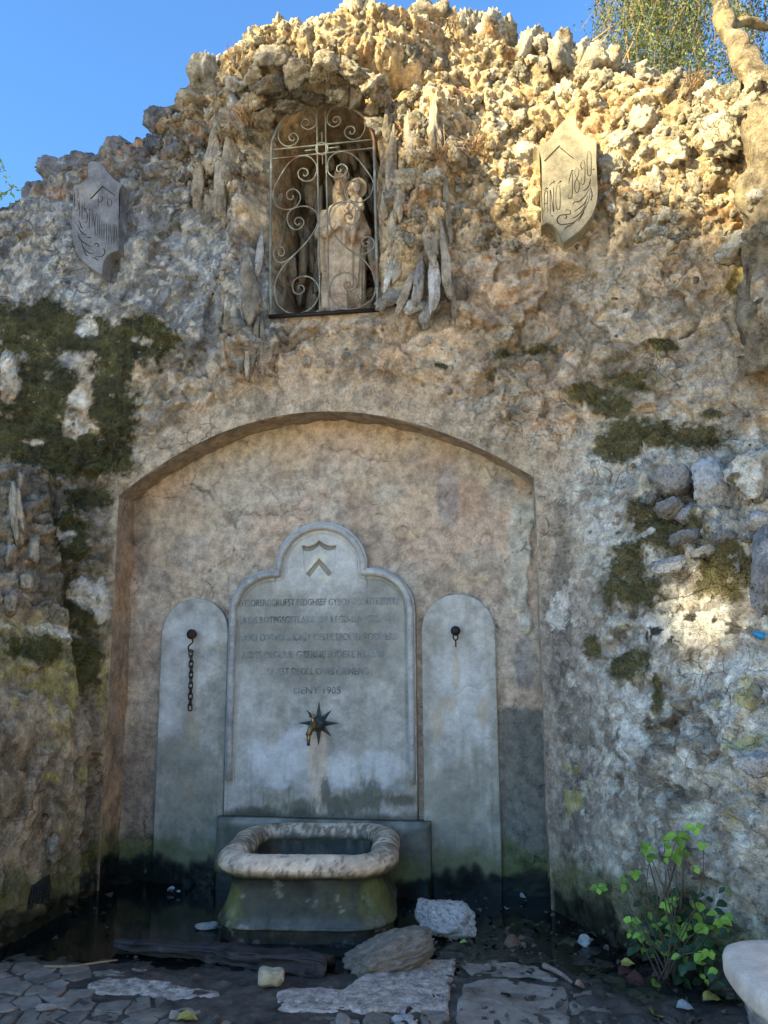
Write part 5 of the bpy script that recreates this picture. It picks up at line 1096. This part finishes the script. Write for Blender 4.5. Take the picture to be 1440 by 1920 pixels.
bm = bmesh.new(); box(bm, (0, 0, .035), (.108, .07, .062)); bmesh.ops.bevel(bm, geom=bm.edges[:], offset=.006, segments=2, affect='EDGES'); bmesh.ops.subdivide_edges(bm, edges=bm.edges[:], cuts=4, use_grid_fill=True)
for v in bm.verts: v.co += Vector((fbm([v.co[:]], 25, 3)[0], fbm([v.co[:]], 25, 3, 4.)[0], fbm([v.co[:]], 22, 3, 9.)[0]*1.3))*.009
link('brick_body', bm_mesh('brick_body', bm, True), M['brick'], BR)
# charred timber: grain ridged plank
a0_ = atz(218, 1772, .02); a1_ = atz(612, 1812, .02); Ld = a1_-a0_; Ll = np.linalg.norm(Ld[:2]); an = math.atan2(Ld[1], Ld[0])
ns = 150; nr = 40; V = np.zeros((ns, nr, 3))
for i in range(ns):
    t = i/(ns-1); w_ = np.interp(t, [0, .05, .35, .5, .52, 1], [.05, .07, .09, .10, .13, .14]); hh = np.interp(t, [0, .3, .5, .55, 1], [.03, .045, .055, .07, .075])
    for k in range(nr):
        a = 2*math.pi*k/nr; cxs = math.copysign(abs(math.cos(a))**.35, math.cos(a)); sxs = math.copysign(abs(math.sin(a))**.35, math.sin(a))
        V[i, k] = (t*Ll+(.02*math.sin(k*2.3)*(t > .97)), cxs*w_/2, sxs*hh/2)
q = V.reshape(-1, 3); gq = q*np.array([3, 34, 34]); dd = 1+.75*(fbm(gq, 1, 3, 3., ridge=True)-.4); q[:, 1] *= dd; q[:, 2] = q[:, 2]*dd+.010*fbm(q, 4, 3, 5.)+.028; q[:, 1] += .012*fbm(q, 3, 3, 15.)-.02*ss(.5, 0, q[:, 0]/Ll)
V = np.concatenate([V, V[:, :1]], 1); F = gridf(ns, nr+1); me = bpy.data.meshes.new('charred_timber'); bm = bmesh.new(); vv = [bm.verts.new(p) for p in V.reshape(-1, 3)]
for f in F: bm.faces.new([vv[i] for i in f])
bm.faces.new([vv[k] for k in range(nr)][::-1]); bm.faces.new([vv[(ns-1)*(nr+1)+k] for k in range(nr)]); bmesh.ops.remove_doubles(bm, verts=bm.verts, dist=.0003)
o = link('charred_timber', bm_mesh('charred_timber', bm, True), M['wood']); o.location = (a0_[0], a0_[1], 0); o.rotation_euler = (0, 0, an); tag(o, 'long black charred timber lying in front of the basin', 'timber')
def stick(label, pts, r, mat, z=.02):
    P = [atz(x, y, z) for x, y in pts]; c0 = Vector(P[0]); bm = bmesh.new(); n = len(pts)*6-5
    tube(bm, [Vector(p)-c0 for p in catmull(P, 6)], [r*(1-.5*i/n) for i in range(n)], 7); o = link('stick', bm_mesh('stick', bm, True), mat); o.location = c0; return tag(o, label, 'stick')
stick('thin dry stick lying at the edge of the dark water left of the timber', [(82,1812),(130,1812),(175,1806),(220,1800)], .007, M['twig'], .012)
stick('thick dark stick lying on the mud right of the flagstones', [(1020,1810),(1050,1825),(1072,1842)], .014, M['flag'], .02)
def leafmesh(name, n=9, L=1.0, W=.5, fold=.25, curl=.2, tip=1.0):
    bm = bmesh.new(); rows = []
    for i in range(n):
        t = i/(n-1); w_ = W*math.sin(math.pi*t**.8)**.9*(1 if t < .6 else 1); w_ = max(w_, .004); x = L*t
        zc = -curl*t*t; rows.append([bm.verts.new((x, -w_, zc+fold*w_)), bm.verts.new((x, -w_*.5, zc+fold*w_*.6)), bm.verts.new((x, 0, zc)), bm.verts.new((x, w_*.5, zc+fold*w_*.6)), bm.verts.new((x, w_, zc+fold*w_))])
    for a, b_ in zip(rows, rows[1:]):
        for k in range(4): bm.faces.new((a[k], a[k+1], b_[k+1], b_[k]))
    return bm_mesh(name, bm, True)
LD = []
for k in range(4):
    me = leafmesh('dead_leaf', 7, 1, .42, .5, random.uniform(-.3, .4))
    for v in me.vertices: v.co += Vector((0, 0, .12*fbm([v.co[:]], 3, 2, k*3.)[0]))
    LD.append(me)
def fallen(label, px_, py_, s, mat, rz=0, tilt=.3):
    me = random.choice(LD).copy(); me.materials.clear(); me.materials.append(mat); o = bpy.data.objects.new('fallen_leaf', me); COL.objects.link(o)
    o.location = tuple(atz(px_, py_, .018)); o.scale = (s, s, s); o.rotation_euler = (tilt, random.uniform(-.3, .3), rz); return tag(o, label, 'leaf')
for a in [('curled pale brown leaf on the mud behind the dark flagstone', 945, 1768, .11, M['deadleaf'], .3, .8), ('crumpled pale greenish scrap on the mud near the right wall foot', 1082, 1766, .075, M['paper'], .4, 1.1),
          ('brown curled leaf just behind the pale scrap by the right wall', 1098, 1748, .10, M['deadleaf'], 1.2, .6), ('yellow leaf lying on the mud below the bramble', 1165, 1812, .07, M['yleaf'], .2, .2), ('dark red leaf lying on the mud left of the bench', 1172, 1835, .10, M['redleaf'], -.4, .3),
          ('smaller dark red leaf higher up the mud', 1160, 1826, .07, M['redleaf'], .4, .3), ('pale yellow leaf close beside the bench leg', 1318, 1875, .09, M['yleaf'], .3, .2), ('bright green leaf lying on the mud below the bramble', 1223, 1850, .055, M['leaf'], .8, .5),
          ('white curled scrap between the mud and the bench', 1268, 1888, .075, M['paper'], .1, .3), ('tiny bright green leaf on the mud between the two loose rocks', 862, 1768, .04, M['leaf'], .4, .1), ('olive yellow leaf at the bottom edge of the paving', 330, 1912, .09, M['yleaf'], .3, .1),
          ('small white leaf on the water behind the pale rock', 975, 1682, .05, M['paper'], .6, .4), ('small pinkish leaf beside the white one on the water', 950, 1704, .045, M['paper'], 1.6, .3), ('pale brown leaf at the right end of the dark stick', 1078, 1845, .06, M['deadleaf'], .4, .5),
          ('long pale green leaf near the bottom by the bench', 1225, 1905, .08, M['yleaf'], 1.2, .4)]: fallen(*a)
Vs = []; Fs = []; off = 0; lv = [(np.array([v.co[:] for v in m_.vertices]), np.array([p.vertices[:] for p in m_.polygons])) for m_ in LD]
cnt = 0
while cnt < 260:
    px_ = RNG.uniform(-50, 1400) if RNG.rand() < .25 else RNG.uniform(760, 1380); py_ = RNG.uniform(1670, 1930); p = atz(px_, py_, .008)
    if RNG.rand() < .6 and p[1] < -1.25: continue
    if p[1] > -.1 or p[0] > 2.2 or p[0] < -1.5 or p[0] > 1.55-(p[1]+.3)*.5: continue
    V, F = lv[RNG.randint(4)]; s = RNG.uniform(.014, .045); Rm = np.array(Euler((RNG.uniform(-.5, .5), RNG.uniform(-.4, .4), RNG.rand()*6.3)).to_matrix()); Vs.append((V*s)@Rm.T+p+np.array([0, 0, .006])); Fs.append(F+off); off += len(V); cnt += 1
M['litter'] = base_mat('leaf_litter', (.08, .055, .04), rough=.6, var=.7, nscale=12, bump=.3)
tag(link('leaf_litter', fmesh('leaf_litter', np.concatenate(Vs), np.concatenate(Fs)), M['litter']), 'scattered small dead leaves and crumbs on the wet ground', 'leaf litter', kind='stuff')
# blue bottle tucked in the wall at the right edge
bb = hit(1437, 1194)[0]-Vector((.02, .03, 0)); o = empty('plastic_bottle', tuple(bb), 'blue plastic bottle end tucked in a hollow of the right wall, cut by the frame', 'bottle')
bm = bmesh.new(); lathe(bm, [(.016, 0), (.018, .004), (.018, .03), (.010, .034), (.010, .05)], Matrix.Rotation(R(-70), 4, 'Y'), 14); link('bottle_body', bm_mesh('bottle_body', bm, True), M['blue'], o)
# metal vent grate low in the left pier
VG = empty('vent_grate', (0, 0, 0), 'small rusty wire grate set low in the left rock pier', 'grate')
ga = [hit(x, y)[0] for x, y in [(56, 1702), (93, 1690), (92, 1642), (62, 1662)]]
gn = (Vector(CAM)-ga[0]).normalized(); gmx = max(g.dot(gn) for g in ga); ga = [g+gn*.02 for g in ga]
bm = bmesh.new()
for k in range(7):
    t = k/6; tube(bm, [ga[0].lerp(ga[1], t)+gn*.006, ga[3].lerp(ga[2], t)+gn*.006], .0028, 4); tube(bm, [ga[0].lerp(ga[3], t)+gn*.009, ga[1].lerp(ga[2], t)+gn*.009], .0028, 4)
tag(link('wire_mesh', bm_mesh('wire_mesh', bm), M['star'], VG), kind='stuff')
bm = bmesh.new(); c4 = sum(ga, Vector())/4; A_ = [bm.verts.new(c4+(g-c4)*1.12) for g in ga]; B_ = [bm.verts.new(c4+(g-c4)*1.0-gn*.012) for g in ga]
bm.faces.new(B_); [bm.faces.new((A_[k], A_[(k+1) % 4], B_[(k+1) % 4], B_[k])) for k in range(4)]; link('vent_frame', bm_mesh('vent_frame', bm), M['wood'], VG)

# ------------------------------------------------------------ bench
BN = empty('stone_bench', (2.4, -2.5, 0), 'pale pinkish stone bench with a rounded corner, cut by the right edge', 'bench')
op = catmull([(1.975, -2.30, 0), (1.985, -2.17, 0), (2.05, -2.085, 0), (2.20, -2.05, 0), (2.7, -1.98, 0), (3.3, -1.9, 0), (3.3, -2.4, 0), (2.9, -2.75, 0), (2.4, -3.05, 0), (2.2, -2.95, 0), (2.05, -2.68, 0), (1.99, -2.48, 0)], 6, True)
bm = bmesh.new(); c0 = np.mean(op, axis=0); RR = []
for d_, z_ in [(.02, .365), (.004, .372), (0, .385), (0, .425), (.006, .442), (.02, .45), (.2, .452), (.5, .451), (.85, .452)]:
    RR.append([bm.verts.new((*(np.array(p[:2])+(c0[:2]-np.array(p[:2]))*(d_ if d_ > .1 else d_/.5)-np.array([2.4, -2.5])), z_+.002*fbm([[p[0], p[1], d_*9]], 6, 3)[0])) for p in op])
for A, B in zip(RR, RR[1:]):
    for k in range(len(A)): bm.faces.new((A[k], A[(k+1) % len(A)], B[(k+1) % len(A)], B[k]))
bm.faces.new(RR[-1]); bm.faces.new(RR[0][::-1]); link('seat_slab', bm_mesh('seat_slab', bm, True), M['bench'], BN)
bm = bmesh.new(); bmesh.ops.create_icosphere(bm, subdivisions=5, radius=1)
for v in bm.verts:
    d = v.co; m_ = max(abs(d.x), abs(d.y), abs(d.z)); q = d/m_*(1+.0); q = d.lerp(q, .78); v.co = (q.x*.30, q.y*.30, q.z*.20)
V = np.array([v.co[:] for v in bm.verts]); nn = .03*fbm(V, 6, 4)+.012*fbm(V, 22, 4)
for v, n_ in zip(bm.verts, nn): v.co += v.co.normalized()*n_
o = link('leg', bm_mesh('leg', bm, True), M['grey'], BN); o.location = (-.06, .08, .18)

# ------------------------------------------------------------ bramble
BP = empty('bramble', (1.93, -1.28, .0), 'small bramble with bright green young leaves growing at the foot of the right wall', 'plant'); b0 = Vector(BP.location)
LM = [leafmesh('leaf', 8, 1, .36, .35, .25), leafmesh('leaf', 8, 1, .42, .25, .12)]
for m_ in LM: m_.materials.append(M['leaf'])
LMD = [m_.copy() for m_ in LM]
for m_ in LMD: m_.materials.clear(); m_.materials.append(M['leafd'])
def wallY(px_, py_):
    h_ = hit(px_, py_); return min(h_[0].y, -.45) if h_ else -1.2
def leaf_at(p, s, dark=False, d=None):
    o = bpy.data.objects.new('leaf', random.choice(LMD if dark else LM)); COL.objects.link(o); o.parent = BP; o.location = Vector(p)-b0; o.scale = (s, s, s)
    tocam = (Vector(CAM)-Vector(p)).normalized(); up = (tocam*.55+Vector((random.uniform(-.4, .4), -.1, .75+random.uniform(-.2, .3)))).normalized()
    d = d or Vector((random.uniform(-1, 1), random.uniform(-.6, .1), random.uniform(-.8, .3))); d = (d-up*d.dot(up)).normalized(); y_ = up.cross(d)
    o.rotation_euler = Matrix((d, y_, up)).transposed().to_euler()
def stemto(pts, r=.004): 
    bm = bmesh.new(); P = catmull(pts, 5); tube(bm, [Vector(p)-b0 for p in P], [r*(1-.6*i/len(P)) for i in range(len(P))], 5); link('stem', bm_mesh('stem', bm, True), M['stem'], BP)
root = Vector((1.93, -1.30, .02))
def cl(px_, py_, s, n=3, off=.16):
    Y_ = wallY(px_, py_)-off; p = Vector(aty(px_, py_, Y_)); k = float((np.array(p)-CAM)@fw)/FPX
    for j in range(n):
        a = math.pi/2+2*math.pi*j/n+random.uniform(-.4, .4)
        leaf_at(p, s*k*random.uniform(.85, 1.15), False, Vector((math.cos(a), -.2, -math.sin(a)*.9)))
    return p
for x, y, s, n in [(1304,1552,20,3),(1270,1568,26,3),(1245,1580,18,2),(1266,1600,26,3),(1248,1608,16,2),(1214,1592,18,4),(1218,1606,16,3),(1190,1637,16,3),(1122,1664,17,4),(1172,1657,16,2),(1172,1665,13,2),(1250,1695,18,4),(1262,1688,14,3),(1313,1692,20,1),(1304,1628,12,2),
                   (1184,1727,17,3),(1202,1752,17,4),(1182,1750,12,2),(1277,1742,26,3),(1320,1738,17,4),(1352,1729,16,4),(1228,1770,18,3),(1215,1715,12,2),(1330,1785,16,3),(1232,1736,11,3),(1322,1836,12,2),(1320,1580,22,1)]:
    p = cl(x, y, s, n)
    if random.random() < .75: mid_ = root.lerp(p, .5)+Vector((random.uniform(-.05, .05), -.03, .05)); stemto([root+Vector((random.uniform(-.05, .1), 0, 0)), mid_, p], .0035)
for k in range(200):
    px_ = random.gauss(1288, 44); py_ = random.gauss(1755, 42)
    if px_ < 1180 or px_ > 1372 or py_ < 1660 or (px_ < 1260 and py_ > 1790): continue
    Y_ = wallY(px_, py_)-random.uniform(.04, .13); p = aty(px_, py_, Y_); leaf_at(p, .048*random.uniform(.7, 1.2), random.random() < .82)
for a in ([(1235,1700),(1228,1660),(1214,1605)], [(1236,1705),(1258,1650),(1268,1605)], [(1275,1710),(1280,1650),(1282,1570)]):
    stemto([Vector(aty(x, y, wallY(x, y)-.13)) for x, y in a], .006)

# ------------------------------------------------------------ tree on the wall top, right
TR = empty('wall_top_tree', tuple(aty(1455, 640, -.78)), 'leaning grey barked tree with fine drooping foliage on the wall top at right', 'tree'); t0 = Vector(TR.location)
def limbt(name, pts, rs, seg=14, mat='bark', ny=.02):
    bm = bmesh.new(); P = catmull(pts, 7); rr_ = np.interp(np.linspace(0, 1, len(P)), np.linspace(0, 1, len(rs)), rs)
    tube(bm, [Vector(p)-t0 for p in P], list(rr_), seg)
    for v in bm.verts: v.co += Vector((fbm([v.co[:]], 7, 3, 2.)[0], fbm([v.co[:]], 7, 3, 5.)[0], fbm([v.co[:]], 7, 3, 7.)[0]))*ny
    return link(name, bm_mesh(name, bm, True), M[mat], TR)
A = lambda x, y, Y_: tuple(aty(x, y, Y_))
limbt('trunk', [A(1466,690,-.66), A(1462,560,-.74), A(1458,430,-.80), A(1454,340,-.80), A(1450,280,-.78), A(1446,215,-.72), A(1436,165,-.62)], [.22, .21, .20, .18, .17, .18, .15], 24, ny=.07)
limbt('limb', [A(1446,200,-.7), A(1415,140,-.62), A(1388,100,-.55), A(1366,58,-.45), A(1350,10,-.35), A(1335,-60,-.2), A(1300,-220,.1)], [.13, .095, .066, .056, .052, .045, .03], 16, ny=.03)
limbt('limb', [A(1446,190,-.65), A(1470,130,-.5), A(1500,60,-.3), A(1520,-80,0)], [.12, .08, .07, .05])
limbt('limb', [A(1366,58,-.45), A(1400,40,-.3), A(1440,48,-.2), A(1500,60,0)], [.035, .03, .025, .02], 8)
tw = bmesh.new(); LV = []; LC = 0
def spray(p0, p1, droop, nl, r=.004, ls=.030):
    p0 = Vector(p0); p1 = Vector(p1); mid_ = p0.lerp(p1, .5)+Vector((random.uniform(-.08, .08), random.uniform(-.08, .08), droop)); P = [Vector(a) for a in catmull([p0, mid_, p1], 6)]
    tube(tw, [p-t0 for p in P], [r*(1-.7*i/len(P)) for i in range(len(P))], 3)
    for k in range(nl):
        t = random.random()**.8*(len(P)-1.001); i = int(t); p = P[i].lerp(P[i+1], t-i)+Vector((random.gauss(0, .035), random.gauss(0, .035), random.gauss(0, .03)))
        d = Vector((random.gauss(0, .6), random.gauss(0, .6), random.gauss(-.5, .5))).normalized(); s = d.cross(Vector((random.gauss(0, 1), random.gauss(0, 1), random.gauss(0, 1)))).normalized(); L_ = ls*random.uniform(.6, 1.4); w_ = L_*.2
        LV.extend([p-t0, p+d*L_*.5+s*w_-t0, p+d*L_-t0, p+d*L_*.5-s*w_-t0])
for k in range(420):
    g = random.random()
    if g < .52: bx_ = random.gauss(1212, 42); by_ = random.uniform(-40, 190); dx = random.uniform(-50, 45)
    elif g < .86: bx_ = random.uniform(1250, 1420); by_ = random.uniform(-40, 235); dx = random.uniform(-40, 40)
    else: bx_ = random.uniform(1130, 1500); by_ = random.uniform(-260, -20); dx = random.uniform(-60, 40)
    Y_ = random.uniform(.15, 1.3)
    if bx_ < 1120: continue
    p0 = aty(bx_+random.uniform(-20, 30), by_-random.uniform(40, 110), Y_); p1 = aty(bx_+dx, by_+random.uniform(20, 70), Y_+random.uniform(-.25, .25))
    spray(p0, p1, .05, 70, .0025)
for pts in ([(1085,95),(1120,70),(1160,42),(1190,30)], [(1120,80),(1150,60),(1185,45)], [(1180,120),(1175,60),(1200,-20)], [(1160,130),(1195,60),(1205,10)], [(1230,130),(1260,60),(1290,0)], [(1300,160),(1330,90),(1400,20)], [(1345,150),(1380,60),(1440,-20)], [(1390,120),(1420,60),(1470,0)], [(1410,130),(1432,70),(1436,0)]):
    P = [Vector(aty(x, y, .2+random.uniform(0, .3))) for x, y in pts]; tube(tw, [p-t0 for p in [Vector(q_) for q_ in catmull(P, 5)]], .006, 4)
tag(link('twigs', bm_mesh('twigs', tw), M['twig'], TR), kind='stuff')
V = np.array([v[:] for v in LV]); tag(link('foliage', fmesh('foliage', V, np.arange(len(V)).reshape(-1, 4), smooth=False), M['olive'], TR), kind='stuff')
# twig at the left edge
SP = empty('sapling', tuple(aty(-45, 470, -.3)), 'thin leafy sapling tip poking in at the left edge above the wall', 'plant'); t1 = t0; t0 = Vector(SP.location)
tw = bmesh.new(); LV = []
for a, b_ in [((-40, 470), (-15, 380)), ((-15, 380), (8, 320)), ((-10, 370), (18, 345)), ((-20, 360), (5, 305)), ((-12, 372), (14, 362)), ((-30, 400), (-20, 300))]: spray(aty(*a, -.3), aty(*b_, -.3), .02, 16 if b_[0] > 0 else 6, .004, .045)
tag(link('twigs', bm_mesh('twigs', tw), M['twig'], SP), kind='stuff'); V = np.array([v[:] for v in LV]); tag(link('foliage', fmesh('foliage', V, np.arange(len(V)).reshape(-1, 4), smooth=False), M['leaf'], SP), kind='stuff'); t0 = t1
# dry tufts on the rocks
def tuft(px_, py_, Y_, n, h, label, green=False):
    bm = bmesh.new(); p = Vector(aty(px_, py_, Y_))
    for k in range(n):
        a = random.uniform(-1.2, 1.2); hh = h*random.uniform(.4, 1); q = Vector((math.sin(a)*hh, -random.uniform(.02, .12), math.cos(a)*hh*.9)); b_ = Vector((random.gauss(0, .04), 0, random.gauss(0, .02)))
        tube(bm, catmull([b_, b_+q*.5+Vector((0, -.03, .01)), b_+q], 3), [.003]*4+[.0016]*3, 3)
    o = link('dry_tuft', bm_mesh('dry_tuft', bm), M['leafd' if green else 'twig']); o.location = p; tag(o, label, 'plant')
tuft(462, 230, -.52, 46, .16, 'dry brown twig tuft on the rocks up left of the grille'); tuft(820, 300, -.50, 40, .18, 'dry twig tuft on the rock rib right of the grille'); tuft(895, 290, -.42, 40, .2, 'spindly dry twigs between the rock rib and the sunlit shield'); tuft(455, 120, -.35, 36, .14, 'dry stalks on the crest above the statue niche')
tuft(848, 55, -.3, 24, .1, 'reddish dry tuft on the crest right of centre'); tuft(1300, 165, -.5, 30, .12, 'dry tuft at the top of the wall below the tree')

# ------------------------------------------------------------ trees across the lane behind the camera; they shade the lower wall
ZB = ([-5, -2, -1, -.3, .3, .9, 1.5, 2.3, 2.9, 5], [5.6, 5.5, 5.4, 5.12, 4.75, 4.15, 3.82, 3.72, 3.3, 3.1])
for ti, (xa, xb) in enumerate([(-5.2, -2.4), (-2.4, .2), (.2, 2.6), (2.6, 5.4)]):
    tt = 40.0; xm = (xa+xb)/2; bp = Vector((xm+SUN.x*tt, -.25+SUN.y*tt, 0))
    T = empty('lane_tree', tuple(bp), ['tall dense tree across the lane, leftmost of the row', 'dense tree across the lane, second from the left', 'dense tree across the lane, third from the left', 'lower dense tree across the lane, rightmost of the row'][ti], 'tree', 'row of trees across the lane')
    bm = bmesh.new(); tube(bm, [Vector(p) for p in catmull([(0, 0, 0), (.1, .1, 6), (-.1, 0, 12), (.1, 0, 18)], 4)], [.38, .36, .34, .32, .3, .29, .28, .27, .26, .22, .18, .14, .08], 10); link('trunk', bm_mesh('trunk', bm, True), M['bark'], T)
    n = 6500; qx = RNG.uniform(xa-.35, xb+.35, n); top = np.interp(qx, *ZB)+SUN.z*tt-.10; dpt = np.abs(RNG.randn(n))*1.0+.0; u_ = RNG.rand(n)
    zz_ = top-(u_**1.25)*6.2; zz_ += .18*RNG.randn(n)*(u_ < .15); ok = zz_ > 13.2; yy = RNG.uniform(-1.3, 1.3, n)
    per = np.array([SUN.y, -SUN.x]); hd = np.array([SUN.x, SUN.y]); hd /= np.linalg.norm(hd)
    c_ = np.stack([(qx-xm)+hd[0]*yy, hd[1]*yy, zz_+yy*0], 1)[ok]
    for gp, gr in ((aty(1335, 1150, -1.0), .20), (aty(660, 385, .0), .20)):
        rel = c_+np.array(bp)-gp; sd_ = np.array(SUN); al = rel@sd_; c_ = c_[np.linalg.norm(rel-al[:, None]*sd_, axis=1) > gr]
    n = len(c_); a = RNG.randn(n, 3); a /= np.linalg.norm(a, axis=1, keepdims=True); b_ = np.cross(a, RNG.randn(n, 3)); b_ /= np.linalg.norm(b_, axis=1, keepdims=True); s = RNG.uniform(.10, .24, (n, 1))
    V = np.stack([c_-a*s, c_+b_*s*.6, c_+a*s, c_-b_*s*.6], 1).reshape(-1, 3); tag(link('crown', fmesh('crown', V, np.arange(4*n).reshape(-1, 4), smooth=False), M['canopy'], T), kind='stuff')
